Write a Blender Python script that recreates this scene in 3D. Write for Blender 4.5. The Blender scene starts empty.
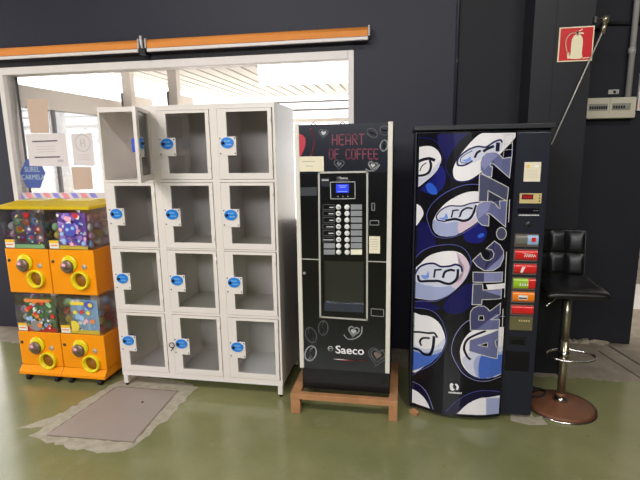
import bpy, bmesh, math, random, json
from mathutils import Vector, Matrix
PI = math.pi
S = bpy.context.scene
COL = S.collection
random.seed(4)

# ------------------------------------------------------------------ camera
F_PX = 475.0
pitch, roll, yaw = math.radians(10.673), math.radians(-0.829), math.radians(-10.123)
d = Vector((math.sin(yaw)*math.cos(pitch), math.cos(yaw)*math.cos(pitch), -math.sin(pitch)))
r = Vector((math.cos(yaw), -math.sin(yaw), 0)); u = r.cross(d)
r2 = math.cos(roll)*r + math.sin(roll)*u
u2 = -math.sin(roll)*r + math.cos(roll)*u
cam_data = bpy.data.cameras.new('camera'); cam = bpy.data.objects.new('camera', cam_data); COL.objects.link(cam)
cam_data.sensor_width = 36.0; cam_data.lens = 36.0*F_PX/640.0; cam_data.clip_start = .05; cam_data.clip_end = 200
m3 = Matrix((r2, u2, -d)).transposed()
cam.matrix_world = Matrix.Translation((0, 0, 1.6)) @ m3.to_4x4()
S.camera = cam

# ------------------------------------------------------------------ world, lights, exposure
W = bpy.data.worlds.new('World'); S.world = W; W.use_nodes = True
bg = W.node_tree.nodes['Background']; bg.inputs[0].default_value = (1.0, .985, .97, 1); bg.inputs[1].default_value = 3.7
def area(name, loc, rot, sx, sy, power, col=(1, .97, .93)):
    l = bpy.data.lights.new(name, 'AREA'); l.shape = 'RECTANGLE'; l.size = sx; l.size_y = sy; l.energy = power; l.color = col
    o = bpy.data.objects.new(name, l); COL.objects.link(o); o.location = loc; o.rotation_euler = rot
    return o
area('hall_lamp_and_fill', (1.5, -.4, 4.3), (math.radians(12), 0, 0), 1.0, .5, 85, (1, .96, .90))
area('hall_lamp_and_fill', (-2.6, -.6, 4.3), (math.radians(12), 0, 0), 1.0, .5, 100, (1, .96, .90))  # this left one is an added fill, no lamp known there
area('front_fill_light', (-1.4, -4.2, 3.6), (math.radians(70), 0, math.radians(-6)), 4.2, .9, 265, (.97, .98, 1))  # unseen panel added behind the camera to fill the fronts with light
sun_data = bpy.data.lights.new('sun', 'SUN'); sun_data.energy = 9; sun_data.angle = math.radians(2); sun_data.color = (1, .97, .95)
sun = bpy.data.objects.new('sun', sun_data); COL.objects.link(sun); sun.rotation_euler = Vector((.2, .5, -1.0)).to_track_quat('-Z', 'Y').to_euler()
S.view_settings.view_transform = 'Standard'; S.view_settings.look = 'None'
S.view_settings.exposure = 0.0; S.view_settings.gamma = 1.0; S.view_settings.use_curve_mapping = False

# ------------------------------------------------------------------ materials
def lin(c):
    return tuple((v/255/12.92) if v/255 <= .04045 else ((v/255+.055)/1.055)**2.4 for v in c) + (1,)
MATS = {}
def mat(name, rgb, rough=.5, metal=0, var=.06, scale=12, bump=0, bscale=60, emit=None, spec=.5, rgb2=None, coat=0):
    m = bpy.data.materials.new(name); m.use_nodes = True; nt = m.node_tree; N = nt.nodes; L = nt.links
    b = N['Principled BSDF']; b.inputs['Roughness'].default_value = rough; b.inputs['Metallic'].default_value = metal
    b.inputs['Specular IOR Level'].default_value = spec; b.inputs['Coat Weight'].default_value = coat
    tc = N.new('ShaderNodeTexCoord'); nz = N.new('ShaderNodeTexNoise'); nz.inputs['Scale'].default_value = scale; nz.inputs['Detail'].default_value = 5
    L.new(tc.outputs['Object'], nz.inputs['Vector'])
    mx = N.new('ShaderNodeMix'); mx.data_type = 'RGBA'
    c = lin(rgb); c2 = lin(rgb2) if rgb2 else tuple(min(1, v*(1+var)) for v in c[:3])+(1,)
    c1 = c if rgb2 else tuple(v*(1-var) for v in c[:3])+(1,)
    mx.inputs[6].default_value = c1; mx.inputs[7].default_value = c2
    L.new(nz.outputs['Fac'], mx.inputs[0]); L.new(mx.outputs[2], b.inputs['Base Color'])
    if bump:
        n2 = N.new('ShaderNodeTexNoise'); n2.inputs['Scale'].default_value = bscale; n2.inputs['Detail'].default_value = 4
        L.new(tc.outputs['Object'], n2.inputs['Vector'])
        bp = N.new('ShaderNodeBump'); bp.inputs['Strength'].default_value = bump; bp.inputs['Distance'].default_value = .004
        L.new(n2.outputs['Fac'], bp.inputs['Height']); L.new(bp.outputs['Normal'], b.inputs['Normal'])
    if emit:
        b.inputs['Emission Color'].default_value = lin(emit[0]); b.inputs['Emission Strength'].default_value = emit[1]
    MATS[name] = m
    return m
def glass(name, tint=(255, 255, 255), rough=.02, base=.04, k=.9):
    m = bpy.data.materials.new(name); m.use_nodes = True; nt = m.node_tree; N = nt.nodes; L = nt.links
    N.remove(N['Principled BSDF']); out = N['Material Output']
    t = N.new('ShaderNodeBsdfTransparent'); t.inputs[0].default_value = lin(tint)
    g = N.new('ShaderNodeBsdfGlossy'); g.inputs['Roughness'].default_value = rough
    fr = N.new('ShaderNodeFresnel'); fr.inputs[0].default_value = 1.5
    ma = N.new('ShaderNodeMath'); ma.operation = 'MULTIPLY_ADD'; ma.inputs[1].default_value = k; ma.inputs[2].default_value = base
    ms = N.new('ShaderNodeMixShader'); L.new(fr.outputs[0], ma.inputs[0]); L.new(ma.outputs[0], ms.inputs[0])
    L.new(t.outputs[0], ms.inputs[1]); L.new(g.outputs[0], ms.inputs[2]); L.new(ms.outputs[0], out.inputs[0])
    MATS[name] = m; return m
mat('wall_navy', (38, 37, 50), .55, spec=.35, var=.10, scale=3, bump=.15)
mat('wall_dark', (38, 38, 44), .6, spec=.25, var=.12, scale=3, bump=.2)
mat('wall_grey', (31, 31, 36), .6, spec=.25, var=.08, scale=3); mat('column_paint', (34, 34, 39), .5, spec=.3, var=.08, scale=3)
mat('ceiling', (120, 118, 116), .9); mat('hall_wall', (70, 70, 76), .8)
mat('white_frame', (226, 218, 214), .45)
mat('ext_beige', (246, 238, 230), .7); mat('ext_white', (245, 242, 240), .7); mat('ext_grey', (150, 148, 150), .6)
def sheet_mat():
    m = mat('roof_sheet', (240, 236, 230), .6); nt = m.node_tree; p = nt.nodes['Principled BSDF']; tr = nt.nodes.new('ShaderNodeBsdfTranslucent'); tr.inputs[0].default_value = lin((250, 244, 236)); ms = nt.nodes.new('ShaderNodeMixShader'); ms.inputs[0].default_value = .05
    nt.links.new(p.outputs[0], ms.inputs[1]); nt.links.new(tr.outputs[0], ms.inputs[2]); nt.links.new(ms.outputs[0], nt.nodes['Material Output'].inputs[0])
sheet_mat()
mat('ext_ground', (205, 200, 192), .9, var=.1, scale=2)
mat('ext_wall', (150, 141, 130), .9)
def lid_mat():
    m = mat('lid_yellow', (244, 216, 50), .2); nt = m.node_tree; p = nt.nodes['Principled BSDF']; tr = nt.nodes.new('ShaderNodeBsdfTranslucent'); tr.inputs[0].default_value = lin((250, 226, 90)); ms = nt.nodes.new('ShaderNodeMixShader'); ms.inputs[0].default_value = .4
    nt.links.new(p.outputs[0], ms.inputs[1]); nt.links.new(tr.outputs[0], ms.inputs[2]); nt.links.new(ms.outputs[0], nt.nodes['Material Output'].inputs[0])
lid_mat()
mat('orange_fabric', (226, 140, 58), .7, var=.08)
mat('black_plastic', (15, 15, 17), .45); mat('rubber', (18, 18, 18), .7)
mat('locker_paint', (230, 221, 214), .28, var=.03, scale=4)
mat('locker_inner', (232, 226, 222), .5, var=.05, scale=4)
mat('lock_blue', (20, 128, 222), .35); mat('lock_blue_dark', (30, 70, 190), .4)
mat('chrome', (205, 203, 198), .18, 1); mat('steel_dark', (90, 88, 84), .4, .9)
mat('black_gloss', (9, 9, 12), .22); mat('base_black', (10, 10, 12), .4)
mat('alu', (222, 216, 204), .38, .0); mat('metal', (190, 186, 178), .35, .2)
mat('navyp', (17, 19, 33), .25); mat('red', (190, 32, 52), .35); mat('redd', (150, 32, 58), .35); mat('ledr', (122, 34, 60), .4)
mat('gray1', (190, 190, 192), .4); mat('gray2', (150, 150, 152), .4); mat('gray3', (100, 100, 104), .4); mat('brown', (120, 104, 96), .4)
mat('graybt', (140, 142, 146), .35); mat('cream', (238, 232, 208), .6); mat('tape', (62, 64, 68), .3); mat('dimb', (32, 34, 44), .3)
mat('paper_cream', (232, 222, 196), .8, var=.05); mat('screen_blue', (30, 50, 190), .3, emit=((40, 66, 235), .55)); mat('screen_text', (170, 190, 255), .3, emit=((170, 190, 255), .5))
mat('btn', (222, 222, 220), .3); mat('recess', (30, 32, 38), .3); mat('tray', (70, 76, 92), .15, .5)
mat('wood', (206, 150, 102), .75, rgb2=(140, 96, 62), scale=9, bump=.5, bscale=30)
mat('artic_body', (29, 31, 43), .35, var=.05); mat('artic_lid', (30, 31, 36), .45)
mat('panel_base', (13, 11, 22), .25); mat('navy', (20, 18, 82), .25); mat('blue', (26, 28, 112), .25); mat('bluei', (30, 30, 100), .3)
mat('sky', (44, 92, 205), .3); mat('sky2', (120, 150, 225), .3); mat('lid', (236, 232, 234), .3, var=.03); mat('grayb', (160, 168, 205), .3); mat('lidb', (205, 206, 224), .3); mat('pinkb', (214, 190, 206), .3)
mat('blueg', (70, 104, 190), .3, var=.2, scale=80); mat('rim', (90, 92, 170), .3); mat('rimb', (150, 150, 200), .3); mat('lilac', (208, 210, 226), .3); mat('ink', (26, 24, 52), .3)
mat('black', (12, 10, 20), .25); mat('blackn', (18, 14, 48), .25); mat('let1', (104, 108, 150), .3); mat('let2', (76, 78, 104), .3); mat('let3', (68, 67, 106), .3); mat('let4', (136, 138, 182), .3); mat('edge', (212, 208, 204), .3)
mat('display_gold', (206, 184, 130), .4); mat('led_red', (150, 20, 30), .3, emit=((200, 24, 34), .4)); mat('led_dark', (70, 6, 12), .3)
mat('can_red', (208, 34, 34), .25); mat('can_orange', (240, 128, 26), .25); mat('can_green', (150, 190, 40), .25); mat('can_olive', (104, 98, 66), .35, var=.3, scale=60); mat('can_grey', (110, 108, 98), .3); mat('can_pale', (150, 182, 215), .3); mat('can_white', (235, 225, 215), .3); mat('button_rim', (104, 92, 82), .35)
mat('leather', (13, 12, 14), .38, bump=.15, bscale=150, var=.1); mat('rust', (136, 88, 60), .55, .1, rgb2=(98, 62, 44), scale=16, bump=.1)
mat('pole', (176, 170, 146), .28, .9)
mat('sign_red', (204, 18, 26), .4); mat('sign_cream', (238, 226, 192), .45); mat('conduit', (178, 174, 172), .5); mat('fuse_beige', (206, 198, 176), .5); mat('fuse_grey', (150, 148, 136), .5)
mat('gasha_orange', (255, 156, 14), .3, var=.02); mat('gasha_yellow', (236, 214, 20), .3, var=.02); mat('gasha_brown', (150, 96, 30), .5); mat('lid_pale', (246, 236, 150), .2)
mat('dial_metal', (176, 150, 128), .35, .5, rgb2=(70, 56, 50), scale=30); mat('tag_white', (240, 232, 220), .5); mat('tag_yellow', (246, 196, 40), .5)
mat('brown_paper', (205, 178, 160), .85); mat('white_paper', (226, 216, 216), .85); mat('print_dark', (88, 80, 84), .7); mat('print_pale', (196, 186, 190), .8); mat('hex_blue', (66, 88, 160), .5); mat('hex_text', (180, 200, 205), .5); mat('stripe_red', (240, 150, 160), .6); mat('stripe_blue', (150, 140, 225), .6)
mat('hatch', (160, 146, 138), .5, var=.1, scale=5, bump=.1); mat('mortar', (196, 188, 170), .9, rgb2=(136, 126, 106), scale=22, bump=1, bscale=40); mat('groove', (126, 114, 100), .9); mat('crack', (80, 74, 66), .9)
mat('kerb', (196, 184, 164), .9, rgb2=(130, 118, 100), scale=14, bump=1)
for n, c in dict(cap_pink=(250, 180, 205), cap_green=(165, 215, 155), cap_blue=(165, 200, 240), cap_red=(220, 60, 60), cap_orange=(240, 140, 70), cap_white=(245, 245, 242), cap_purple=(195, 160, 230), cap_yellow=(240, 215, 80), pst_purple=(150, 112, 205), pst_dark=(146, 140, 140), pst_green=(104, 172, 110), pst_blue=(176, 216, 245), pst_deep=(88, 92, 190), pst_brown=(110, 92, 80)).items(): mat(n, c, .3)
glass('locker_glass', (252, 252, 252), .03, .03, 1.0); glass('clear_plastic', (251, 251, 253), .06, .02, .7); glass('window_glass', (250, 250, 250), .01, .02, .8)
glass('panel_gloss', (255, 255, 255), .02)

# floor: green epoxy paint, worn, ending in a ragged edge against bare concrete
def floor_mat():
    m = bpy.data.materials.new('green_floor_paint'); m.use_nodes = True; nt = m.node_tree; N = nt.nodes; L = nt.links
    b = N['Principled BSDF']; tc = N.new('ShaderNodeTexCoord')
    def noise(s, det=6, rough=.6):
        n = N.new('ShaderNodeTexNoise'); n.inputs['Scale'].default_value = s; n.inputs['Detail'].default_value = det; n.inputs['Roughness'].default_value = rough
        L.new(tc.outputs['Object'], n.inputs['Vector']); return n.outputs['Fac']
    def ramp(f, a, bb, c0, c1):
        rr = N.new('ShaderNodeValToRGB'); rr.color_ramp.elements[0].position = a; rr.color_ramp.elements[1].position = bb
        rr.color_ramp.elements[0].color = c0; rr.color_ramp.elements[1].color = c1; L.new(f, rr.inputs[0]); return rr.outputs[0]
    def mix(f, a, bb):
        x = N.new('ShaderNodeMix'); x.data_type = 'RGBA'; L.new(f, x.inputs[0]); L.new(a, x.inputs[6]); L.new(bb, x.inputs[7]); return x.outputs[2]
    def math_(op, a, bb):
        x = N.new('ShaderNodeMath'); x.operation = op
        for i, v in enumerate((a, bb)):
            if isinstance(v, (int, float)): x.inputs[i].default_value = v
            else: L.new(v, x.inputs[i])
        return x.outputs[0]
    green = ramp(noise(1.3), .35, .7, lin((118, 120, 80)), lin((142, 140, 98)))
    wear = ramp(noise(3.2, 8, .65), .58, .72, (0, 0, 0, 1), (.35, .35, .35, 1))
    spots = ramp(noise(60, 3), .66, .72, (0, 0, 0, 1), (.7, .7, .7, 1)); dark = ramp(noise(38, 5), .62, .74, (0, 0, 0, 1), (.45, .45, .45, 1))
    tan_ = ramp(noise(9), .3, .7, lin((148, 146, 118)), lin((172, 164, 136)))
    c = mix(wear, green, tan_)
    sp = N.new('ShaderNodeRGB'); sp.outputs[0].default_value = lin((150, 146, 122)); c = mix(spots, c, sp.outputs[0]); dk = N.new('ShaderNodeRGB'); dk.outputs[0].default_value = lin((84, 88, 62)); c = mix(dark, c, dk.outputs[0])
    conc = ramp(noise(7, 8), .3, .7, lin((126, 114, 99)), lin((156, 145, 128)))
    sx = N.new('ShaderNodeSeparateXYZ'); L.new(tc.outputs['Object'], sx.inputs[0])
    edge = math_('ADD', sx.outputs['Y'], math_('MULTIPLY', math_('SUBTRACT', noise(5, 8, .7), .5), .22))
    mask = ramp(edge, .5, .506, (0, 0, 0, 1), (1, 1, 1, 1))
    # position of the paint's edge: y = 3.36
    sh = math_('MULTIPLY', math_('SUBTRACT', edge, 3.36 - .0), 1.0); L.new(math_('ADD', sh, .5), N[mask.node.name].inputs[0])
    c = mix(mask, c, conc); L.new(c, b.inputs['Base Color'])
    rg = N.new('ShaderNodeMapRange'); L.new(noise(4), rg.inputs[0]); rg.inputs[3].default_value = .10; rg.inputs[4].default_value = .26
    rr = N.new('ShaderNodeMix'); rr.data_type = 'FLOAT'; L.new(mask, rr.inputs[0]); L.new(rg.outputs[0], rr.inputs[2]); rr.inputs[3].default_value = .85
    L.new(rr.outputs[0], b.inputs['Roughness'])
    bp = N.new('ShaderNodeBump'); bp.inputs['Strength'].default_value = .07; bp.inputs['Distance'].default_value = .01
    L.new(noise(14, 6), bp.inputs['Height']); L.new(bp.outputs[0], b.inputs['Normal'])
    MATS['floor'] = m
floor_mat()

# ------------------------------------------------------------------ mesh builder
class MB:
    def __init__(s): s.v = []; s.f = []; s.m = []; s.mats = []; s.sm = []
    def mi(s, n):
        if n not in s.mats: s.mats.append(n)
        return s.mats.index(n)
    def add(s, vs, fs, m, smooth=False):
        o = len(s.v); s.v += [tuple(v) for v in vs]; k = s.mi(m)
        for f in fs: s.f.append([o+i for i in f]); s.m.append(k); s.sm.append(smooth)
    def box(s, x0, x1, y0, y1, z0, z1, m):
        vs = [(x, y, z) for z in (z0, z1) for y in (y0, y1) for x in (x0, x1)]
        s.add(vs, [(0, 2, 3, 1), (4, 5, 7, 6), (0, 1, 5, 4), (2, 6, 7, 3), (0, 4, 6, 2), (1, 3, 7, 5)], m); return s
    def tube(s, pts, rad, m, n=12, caps=True):
        pts = [Vector(p) for p in pts]; rads = rad if isinstance(rad, (list, tuple)) else [rad]*len(pts)
        vs = []; fs = []; up = None
        for i, p in enumerate(pts):
            t = (pts[min(i+1, len(pts)-1)]-pts[max(i-1, 0)]).normalized()
            a = up if up is not None and abs(up.dot(t)) < .98 else (Vector((0, 0, 1)) if abs(t.z) < .9 else Vector((1, 0, 0)))
            a = (a-t*a.dot(t)).normalized(); up = a; b = t.cross(a)
            for k in range(n):
                q = 2*PI*k/n; vs.append(p+(a*math.cos(q)+b*math.sin(q))*rads[i])
        for i in range(len(pts)-1):
            for k in range(n): fs.append((i*n+k, i*n+(k+1) % n, (i+1)*n+(k+1) % n, (i+1)*n+k))
        if caps: fs.append(tuple(range(n))[::-1]); fs.append(tuple((len(pts)-1)*n+k for k in range(n)))
        s.add(vs, fs, m, True); return s
    def lathe(s, c, prof, m, n=32, axis='z'):
        vs = []; fs = []
        for rr, h in prof:
            for k in range(n):
                q = 2*PI*k/n; a, b = rr*math.cos(q), rr*math.sin(q)
                vs.append((c[0]+a, c[1]+b, c[2]+h) if axis == 'z' else (c[0]+a, c[1]+h, c[2]+b))
        for i in range(len(prof)-1):
            for k in range(n): fs.append((i*n+k, i*n+(k+1) % n, (i+1)*n+(k+1) % n, (i+1)*n+k))
        fs.append(tuple(range(n))[::-1]); fs.append(tuple((len(prof)-1)*n+k for k in range(n)))
        s.add(vs, fs, m, True); return s
    def ring(s, c, R, rad, m, axis='z', n=40, k=8, sy=1):
        vs = []; fs = []
        for i in range(n):
            a = 2*PI*i/n
            for j in range(k):
                b = 2*PI*j/k; q = R+rad*math.cos(b); h = rad*math.sin(b)
                vs.append((c[0]+q*math.cos(a), c[1]+sy*q*math.sin(a), c[2]+h) if axis == 'z' else (c[0]+q*math.cos(a), c[1]+h, c[2]+q*math.sin(a)))
        for i in range(n):
            for j in range(k): fs.append((i*k+j, i*k+(j+1) % k, ((i+1) % n)*k+(j+1) % k, ((i+1) % n)*k+j))
        s.add(vs, fs, m, True); return s
    def prism(s, poly, y0, y1, m):      # polygon in x,z extruded along y
        n = len(poly); vs = [(x, y0, z) for x, z in poly]+[(x, y1, z) for x, z in poly]
        s.add(vs, [tuple(range(n)), tuple(range(n, 2*n))[::-1]]+[(i, (i+1) % n, n+(i+1) % n, n+i) for i in range(n)], m); return s
    def decal(s, poly, m, yf, clip=None, cuts=None):   # printed shape lying on a panel: polygon in x,z at y = yf(x)
        bm = bmesh.new(); vv = [bm.verts.new((p[0], 0, p[1])) for p in poly]
        try: bm.faces.new(vv)
        except ValueError: bm.free(); return s
        bmesh.ops.triangulate(bm, faces=bm.faces[:])
        if clip:
            for co, no in (((clip[0], 0, 0), (-1, 0, 0)), ((clip[1], 0, 0), (1, 0, 0)), ((0, 0, clip[2]), (0, 0, -1)), ((0, 0, clip[3]), (0, 0, 1))):
                bmesh.ops.bisect_plane(bm, geom=bm.verts[:]+bm.edges[:]+bm.faces[:], plane_co=co, plane_no=no, clear_outer=True)
        if cuts:
            for cx in cuts: bmesh.ops.bisect_plane(bm, geom=bm.verts[:]+bm.edges[:]+bm.faces[:], plane_co=(cx, 0, 0), plane_no=(1, 0, 0))
        bm.verts.index_update()
        vs = [(v.co.x, yf(v.co.x), v.co.z) for v in bm.verts]; fs = []
        for f in bm.faces:
            ii = [v.index for v in f.verts]
            if f.normal.y > 0: ii.reverse()
            fs.append(ii)
        bm.free()
        if fs: s.add(vs, fs, m)
        return s
    def stroke(s, pts, w, m, yf, closed=False, clip=None, cuts=None):
        n = len(pts); seg = [(i, (i+1) % n) for i in range(n if closed else n-1)]
        for i, j in seg:
            a, b = Vector(pts[i]), Vector(pts[j]); t = b-a
            if t.length < 1e-6: continue
            t.normalize(); nn = Vector((-t.y, t.x))*w/2; e = t*w*.38
            s.decal([a-nn-e, b-nn+e, b+nn+e, a+nn-e], m, yf, clip, cuts)
        return s
    def build(s, name, parent=None, loc=None, bevel=0, origin=(0, 0, 0), rot=None, seg=2):
        me = bpy.data.meshes.new(name); ox, oy, oz = origin
        me.from_pydata([(x-ox, y-oy, z-oz) for x, y, z in s.v], [], s.f)
        for n in s.mats: me.materials.append(MATS[n])
        me.polygons.foreach_set('material_index', s.m); me.polygons.foreach_set('use_smooth', s.sm)
        me.update()
        bm = bmesh.new(); bm.from_mesh(me); solid = all(len(e.link_faces) == 2 for e in bm.edges)
        if solid: bmesh.ops.recalc_face_normals(bm, faces=bm.faces[:]); bm.to_mesh(me)
        bm.free()
        o = bpy.data.objects.new(name, me); COL.objects.link(o)
        if parent: o.parent = parent
        if loc: o.location = loc
        if rot: o.rotation_euler = rot
        if bevel:
            md = o.modifiers.new('bevel', 'BEVEL'); md.width = bevel; md.segments = seg; md.limit_method = 'ANGLE'; md.angle_limit = math.radians(50)
        return o
def smooth_pts(p, closed=True, k=4):
    n = len(p); out = []
    g = (lambda i: p[i % n]) if closed else (lambda i: p[max(0, min(n-1, i))])
    for i in range(n if closed else n-1):
        a, b, c, e = g(i-1), g(i), g(i+1), g(i+2)
        for j in range(k):
            t = j/k; out.append(tuple(.5*((2*b[q])+(-a[q]+c[q])*t+(2*a[q]-5*b[q]+4*c[q]-e[q])*t*t+(-a[q]+3*b[q]-3*c[q]+e[q])*t**3) for q in (0, 1)))
    if not closed: out.append(tuple(p[-1]))
    return out
def text_into(mb, s_, x, z, size, m, y, align='LEFT', sx=1, bold=0):
    cu = bpy.data.curves.new('t', 'FONT'); cu.body = s_; cu.size = size; cu.align_x = align; cu.offset = bold; cu.resolution_u = 3
    o = bpy.data.objects.new('t', cu); COL.objects.link(o); bpy.context.view_layer.update()
    me = bpy.data.meshes.new_from_object(o.evaluated_get(bpy.context.evaluated_depsgraph_get()))
    vs = [(x+v.co.x*sx, y, z+v.co.y) for v in me.vertices]; mb.add(vs, [list(p.vertices) for p in me.polygons], m)
    bpy.data.objects.remove(o); bpy.data.curves.remove(cu); bpy.data.meshes.remove(me)
def T(o, label, cat, group=None):
    o['label'] = label; o['category'] = cat
    if group: o['group'] = group
    return o
def thing(name, loc, label, cat, group=None, rz=0):
    o = bpy.data.objects.new(name, None); COL.objects.link(o); o.location = loc; o.rotation_euler = (0, 0, rz); o.empty_display_size = .1
    return T(o, label, cat, group)
def struct(o): o['kind'] = 'structure'; return o
def lab(o, l): o['label'] = l; return o

# ------------------------------------------------------------------ room shell
WY = 3.7
b = MB(); b.box(-9, 9, -7, 5.0, -.1, 0, 'floor'); struct(b.build('floor'))
wx0, wx1, wz0, wz1 = -3.42, -.385, 1.0, 2.325
b = MB(); b.box(-3.8, wx0, WY, WY+.2, 0, 4.4, 'wall_navy'); b.box(-6.5, -3.8, WY, WY+.2, 3.2, 4.4, 'wall_navy'); b.box(wx1, .352, WY, WY+.2, 0, 4.4, 'wall_navy'); b.box(.352, .80, WY, WY+.2, 0, 4.4, 'wall_grey')
b.box(wx0, wx1, WY, WY+.2, wz1, 4.4, 'wall_navy'); b.box(wx0, wx1, WY, WY+.2, 0, wz0, 'wall_navy'); struct(b.build('wall_back'))
b = MB(); b.box(.80, 1.845, 4.05, 4.25, 0, 4.4, 'wall_dark'); b.box(.80, .82, WY+.1, 4.05, 0, 4.4, 'wall_dark'); struct(b.build('wall_right', bevel=.01))
b = MB(); b.box(.795, 1.152, 3.418, 4.05, 0, 4.4, 'column_paint'); b.box(.925, .93, 3.4165, 3.419, 0, 4.4, 'rubber'); struct(b.build('wall_column'))
b = MB(); b.box(-9, 9, -7, 4.25, 4.4, 4.5, 'ceiling'); struct(b.build('ceiling'))
b = MB(); b.box(-9, 9, -7.2, -7, 0, 4.4, 'hall_wall'); struct(b.build('wall_rear'))
b = MB(); b.box(-6.7, -6.5, -7, .3, 0, 4.4, 'hall_wall'); b.box(-6.7, -6.5, .3, 3.9, 3.2, 4.4, 'hall_wall'); struct(b.build('wall_left'))
b = MB(); b.box(6.0, 6.2, -7, 4.3, 0, 4.4, 'hall_wall'); struct(b.build('wall_side'))
b = MB(); b.box(1.845, 6.0, 4.05, 4.25, 2.9, 4.4, 'wall_dark'); b.box(2.8, 6.0, 4.05, 4.25, 0, 2.9, 'wall_dark'); struct(b.build('wall_over_gate'))
b = MB(); b.tube([(.352, WY-.012, 1.0), (.352, WY-.012, 4.39)], .012, 'wall_navy', 8); b.box(.345, .36, WY-.03, WY, 2.2, 2.23, 'wall_navy'); struct(b.build('trim_1'))
# window
fw = .045
b = MB()
b.box(wx0, wx0+fw, WY-.012, WY+.12, wz0, wz1, 'white_frame'); b.box(wx1-fw, wx1, WY-.012, WY+.12, wz0, wz1, 'white_frame')
b.box(wx0+fw, wx1-fw, WY-.012, WY+.12, wz1-.06, wz1, 'white_frame'); b.box(wx0+fw, wx1-fw, WY-.012, WY+.12, wz0, wz0+.05, 'white_frame')
win = struct(b.build('window_1', bevel=.003))
b = MB(); b.box(wx0+fw, wx1-fw, WY+.03, WY+.036, wz0+.05, wz1-.06, 'window_glass'); b.build('pane', win)
b = MB(); b.box(-3.6, wx1, WY-.008, WY, wz1+.002, wz1+.04, 'column_paint'); struct(b.build('trim_2'))
# concrete lump and floor joints by the gate
b = MB()
b.add([(1.50, 4.05, 0), (1.63, 3.99, 0), (1.99, 4.30, 0), (1.86, 4.4, 0), (1.56, 4.05, .03), (1.67, 4.05, .02), (1.90, 4.27, .06), (1.84, 4.4, .07)],
      [(0, 1, 5, 4), (1, 2, 6, 5), (2, 3, 7, 6), (3, 0, 4, 7), (4, 5, 6, 7), (3, 2, 1, 0)], 'kerb'); struct(b.build('trim_3', bevel=.01))
b = MB(); q_ = random.Random(3); n_ = 16
for i in range(n_): x = 1.16+.36*i/n_; b.box(x, x+.36/n_+.001, 4.05-q_.uniform(.02, .05), 4.05, 0, q_.uniform(.012, .035), 'kerb')
struct(b.build('trim_6'))
for i, (p, q) in enumerate((((1.545, 3.88), (1.78, 2.92)), ((1.668, 4.0), (1.90, 3.02)))):
    dx, dy = q[0]-p[0], q[1]-p[1]; L_ = math.hypot(dx, dy); nx, ny = -dy/L_*(.006+.004*i), dx/L_*(.006+.004*i)
    b = MB(); b.add([(p[0]-nx, p[1]-ny, 0), (q[0]-nx, q[1]-ny, 0), (q[0]+nx, q[1]+ny, 0), (p[0]+nx, p[1]+ny, 0), (p[0]-nx, p[1]-ny, .0015), (q[0]-nx, q[1]-ny, .0015), (q[0]+nx, q[1]+ny, .0015), (p[0]+nx, p[1]+ny, .0015)],
        [(3, 2, 1, 0), (4, 5, 6, 7), (0, 1, 5, 4), (1, 2, 6, 5), (2, 3, 7, 6), (3, 0, 4, 7)], 'crack'); struct(b.build('trim_%d' % (4+i)))

# ------------------------------------------------------------------ outside
b = MB(); b.box(-25, 25, 5.0, 40, -.12, -.01, 'ext_ground'); struct(b.build('floor_outside'))
t = thing('patio_canopy', (-2.5, 6.5, 0), 'white slatted patio canopy roof with rails and truss braces seen through the window', 'canopy')
b = MB()
for i in range(26):
    x = -3.65+i*.19; b.box(x, x+.15, 4.15, 9.0, 2.60, 2.62, 'roof_sheet')
b.box(-3.65, 1.3, 4.15, 9.0, 2.66, 2.68, 'roof_sheet'); b.build('slatted_roof', t, origin=t.location)
for z, h, mm in ((2.48, .03, 'ext_grey'), (2.33, .035, 'ext_grey'), (2.12, .07, 'ext_beige')):
    b = MB(); b.box(-3.65, 1.3, 8.95, 9.02, z, z+h, mm); b.build('rail', t, origin=t.location)
b = MB()
for i in range(10):
    x = -3.9+i*.55; b.tube([(x, 9, 2.12), (x+.27, 9, 1.86)], .012, 'ext_grey', 6); b.tube([(x+.27, 9, 1.86), (x+.55, 9, 2.12)], .012, 'ext_grey', 6)
b.tube([(-3.9, 9, 1.84), (1.2, 9, 1.84)], .012, 'ext_grey', 6); b.build('truss', t, origin=t.location)
for px_, py_ in ((-2.74, 5.5), (-3.34, 5.5)):
    b = MB(); b.box(px_-.055, px_+.055, py_, py_+.1, -.01, 2.6, 'ext_beige'); b.box(px_-.075, px_-.055, py_-.01, py_+.02, 2.0, 2.32, 'ext_grey'); b.build('post', t, origin=t.location)
    b = MB(); b.box(px_-.1, px_-.08, py_+.1, py_+.75, 2.12, 2.32, 'ext_beige'); b.build('bracket_board', t, origin=t.location)
t = thing('glazed_porch', (-3.5, 5.2, 0), 'beige-topped glazed porch wall running back beyond the window', 'porch')
b = MB(); b.box(-3.62, -3.5, 3.92, 7.2, 2.04, 2.235, 'ext_beige'); b.build('header', t, origin=t.location)
for yy in (4.40, 5.35, 6.3, 7.1):
    b = MB(); b.box(-3.53, -3.5, yy, yy+.035, 0, 2.04, 'ext_grey'); b.build('mullion', t, origin=t.location)
b = MB(); b.box(-3.56, -3.5, 3.92, 7.2, -.01, .12, 'ext_grey'); b.build('bottom_rail', t, origin=t.location)
b = MB(); b.box(-3.535, -3.525, 3.95, 7.15, .12, 2.04, 'window_glass'); b.build('pane', t, origin=t.location)
b = MB(); b.box(1.5, 9, 6.0, 6.2, -.01, 4.6, 'ext_wall'); struct(b.build('wall_outside'))

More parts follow.
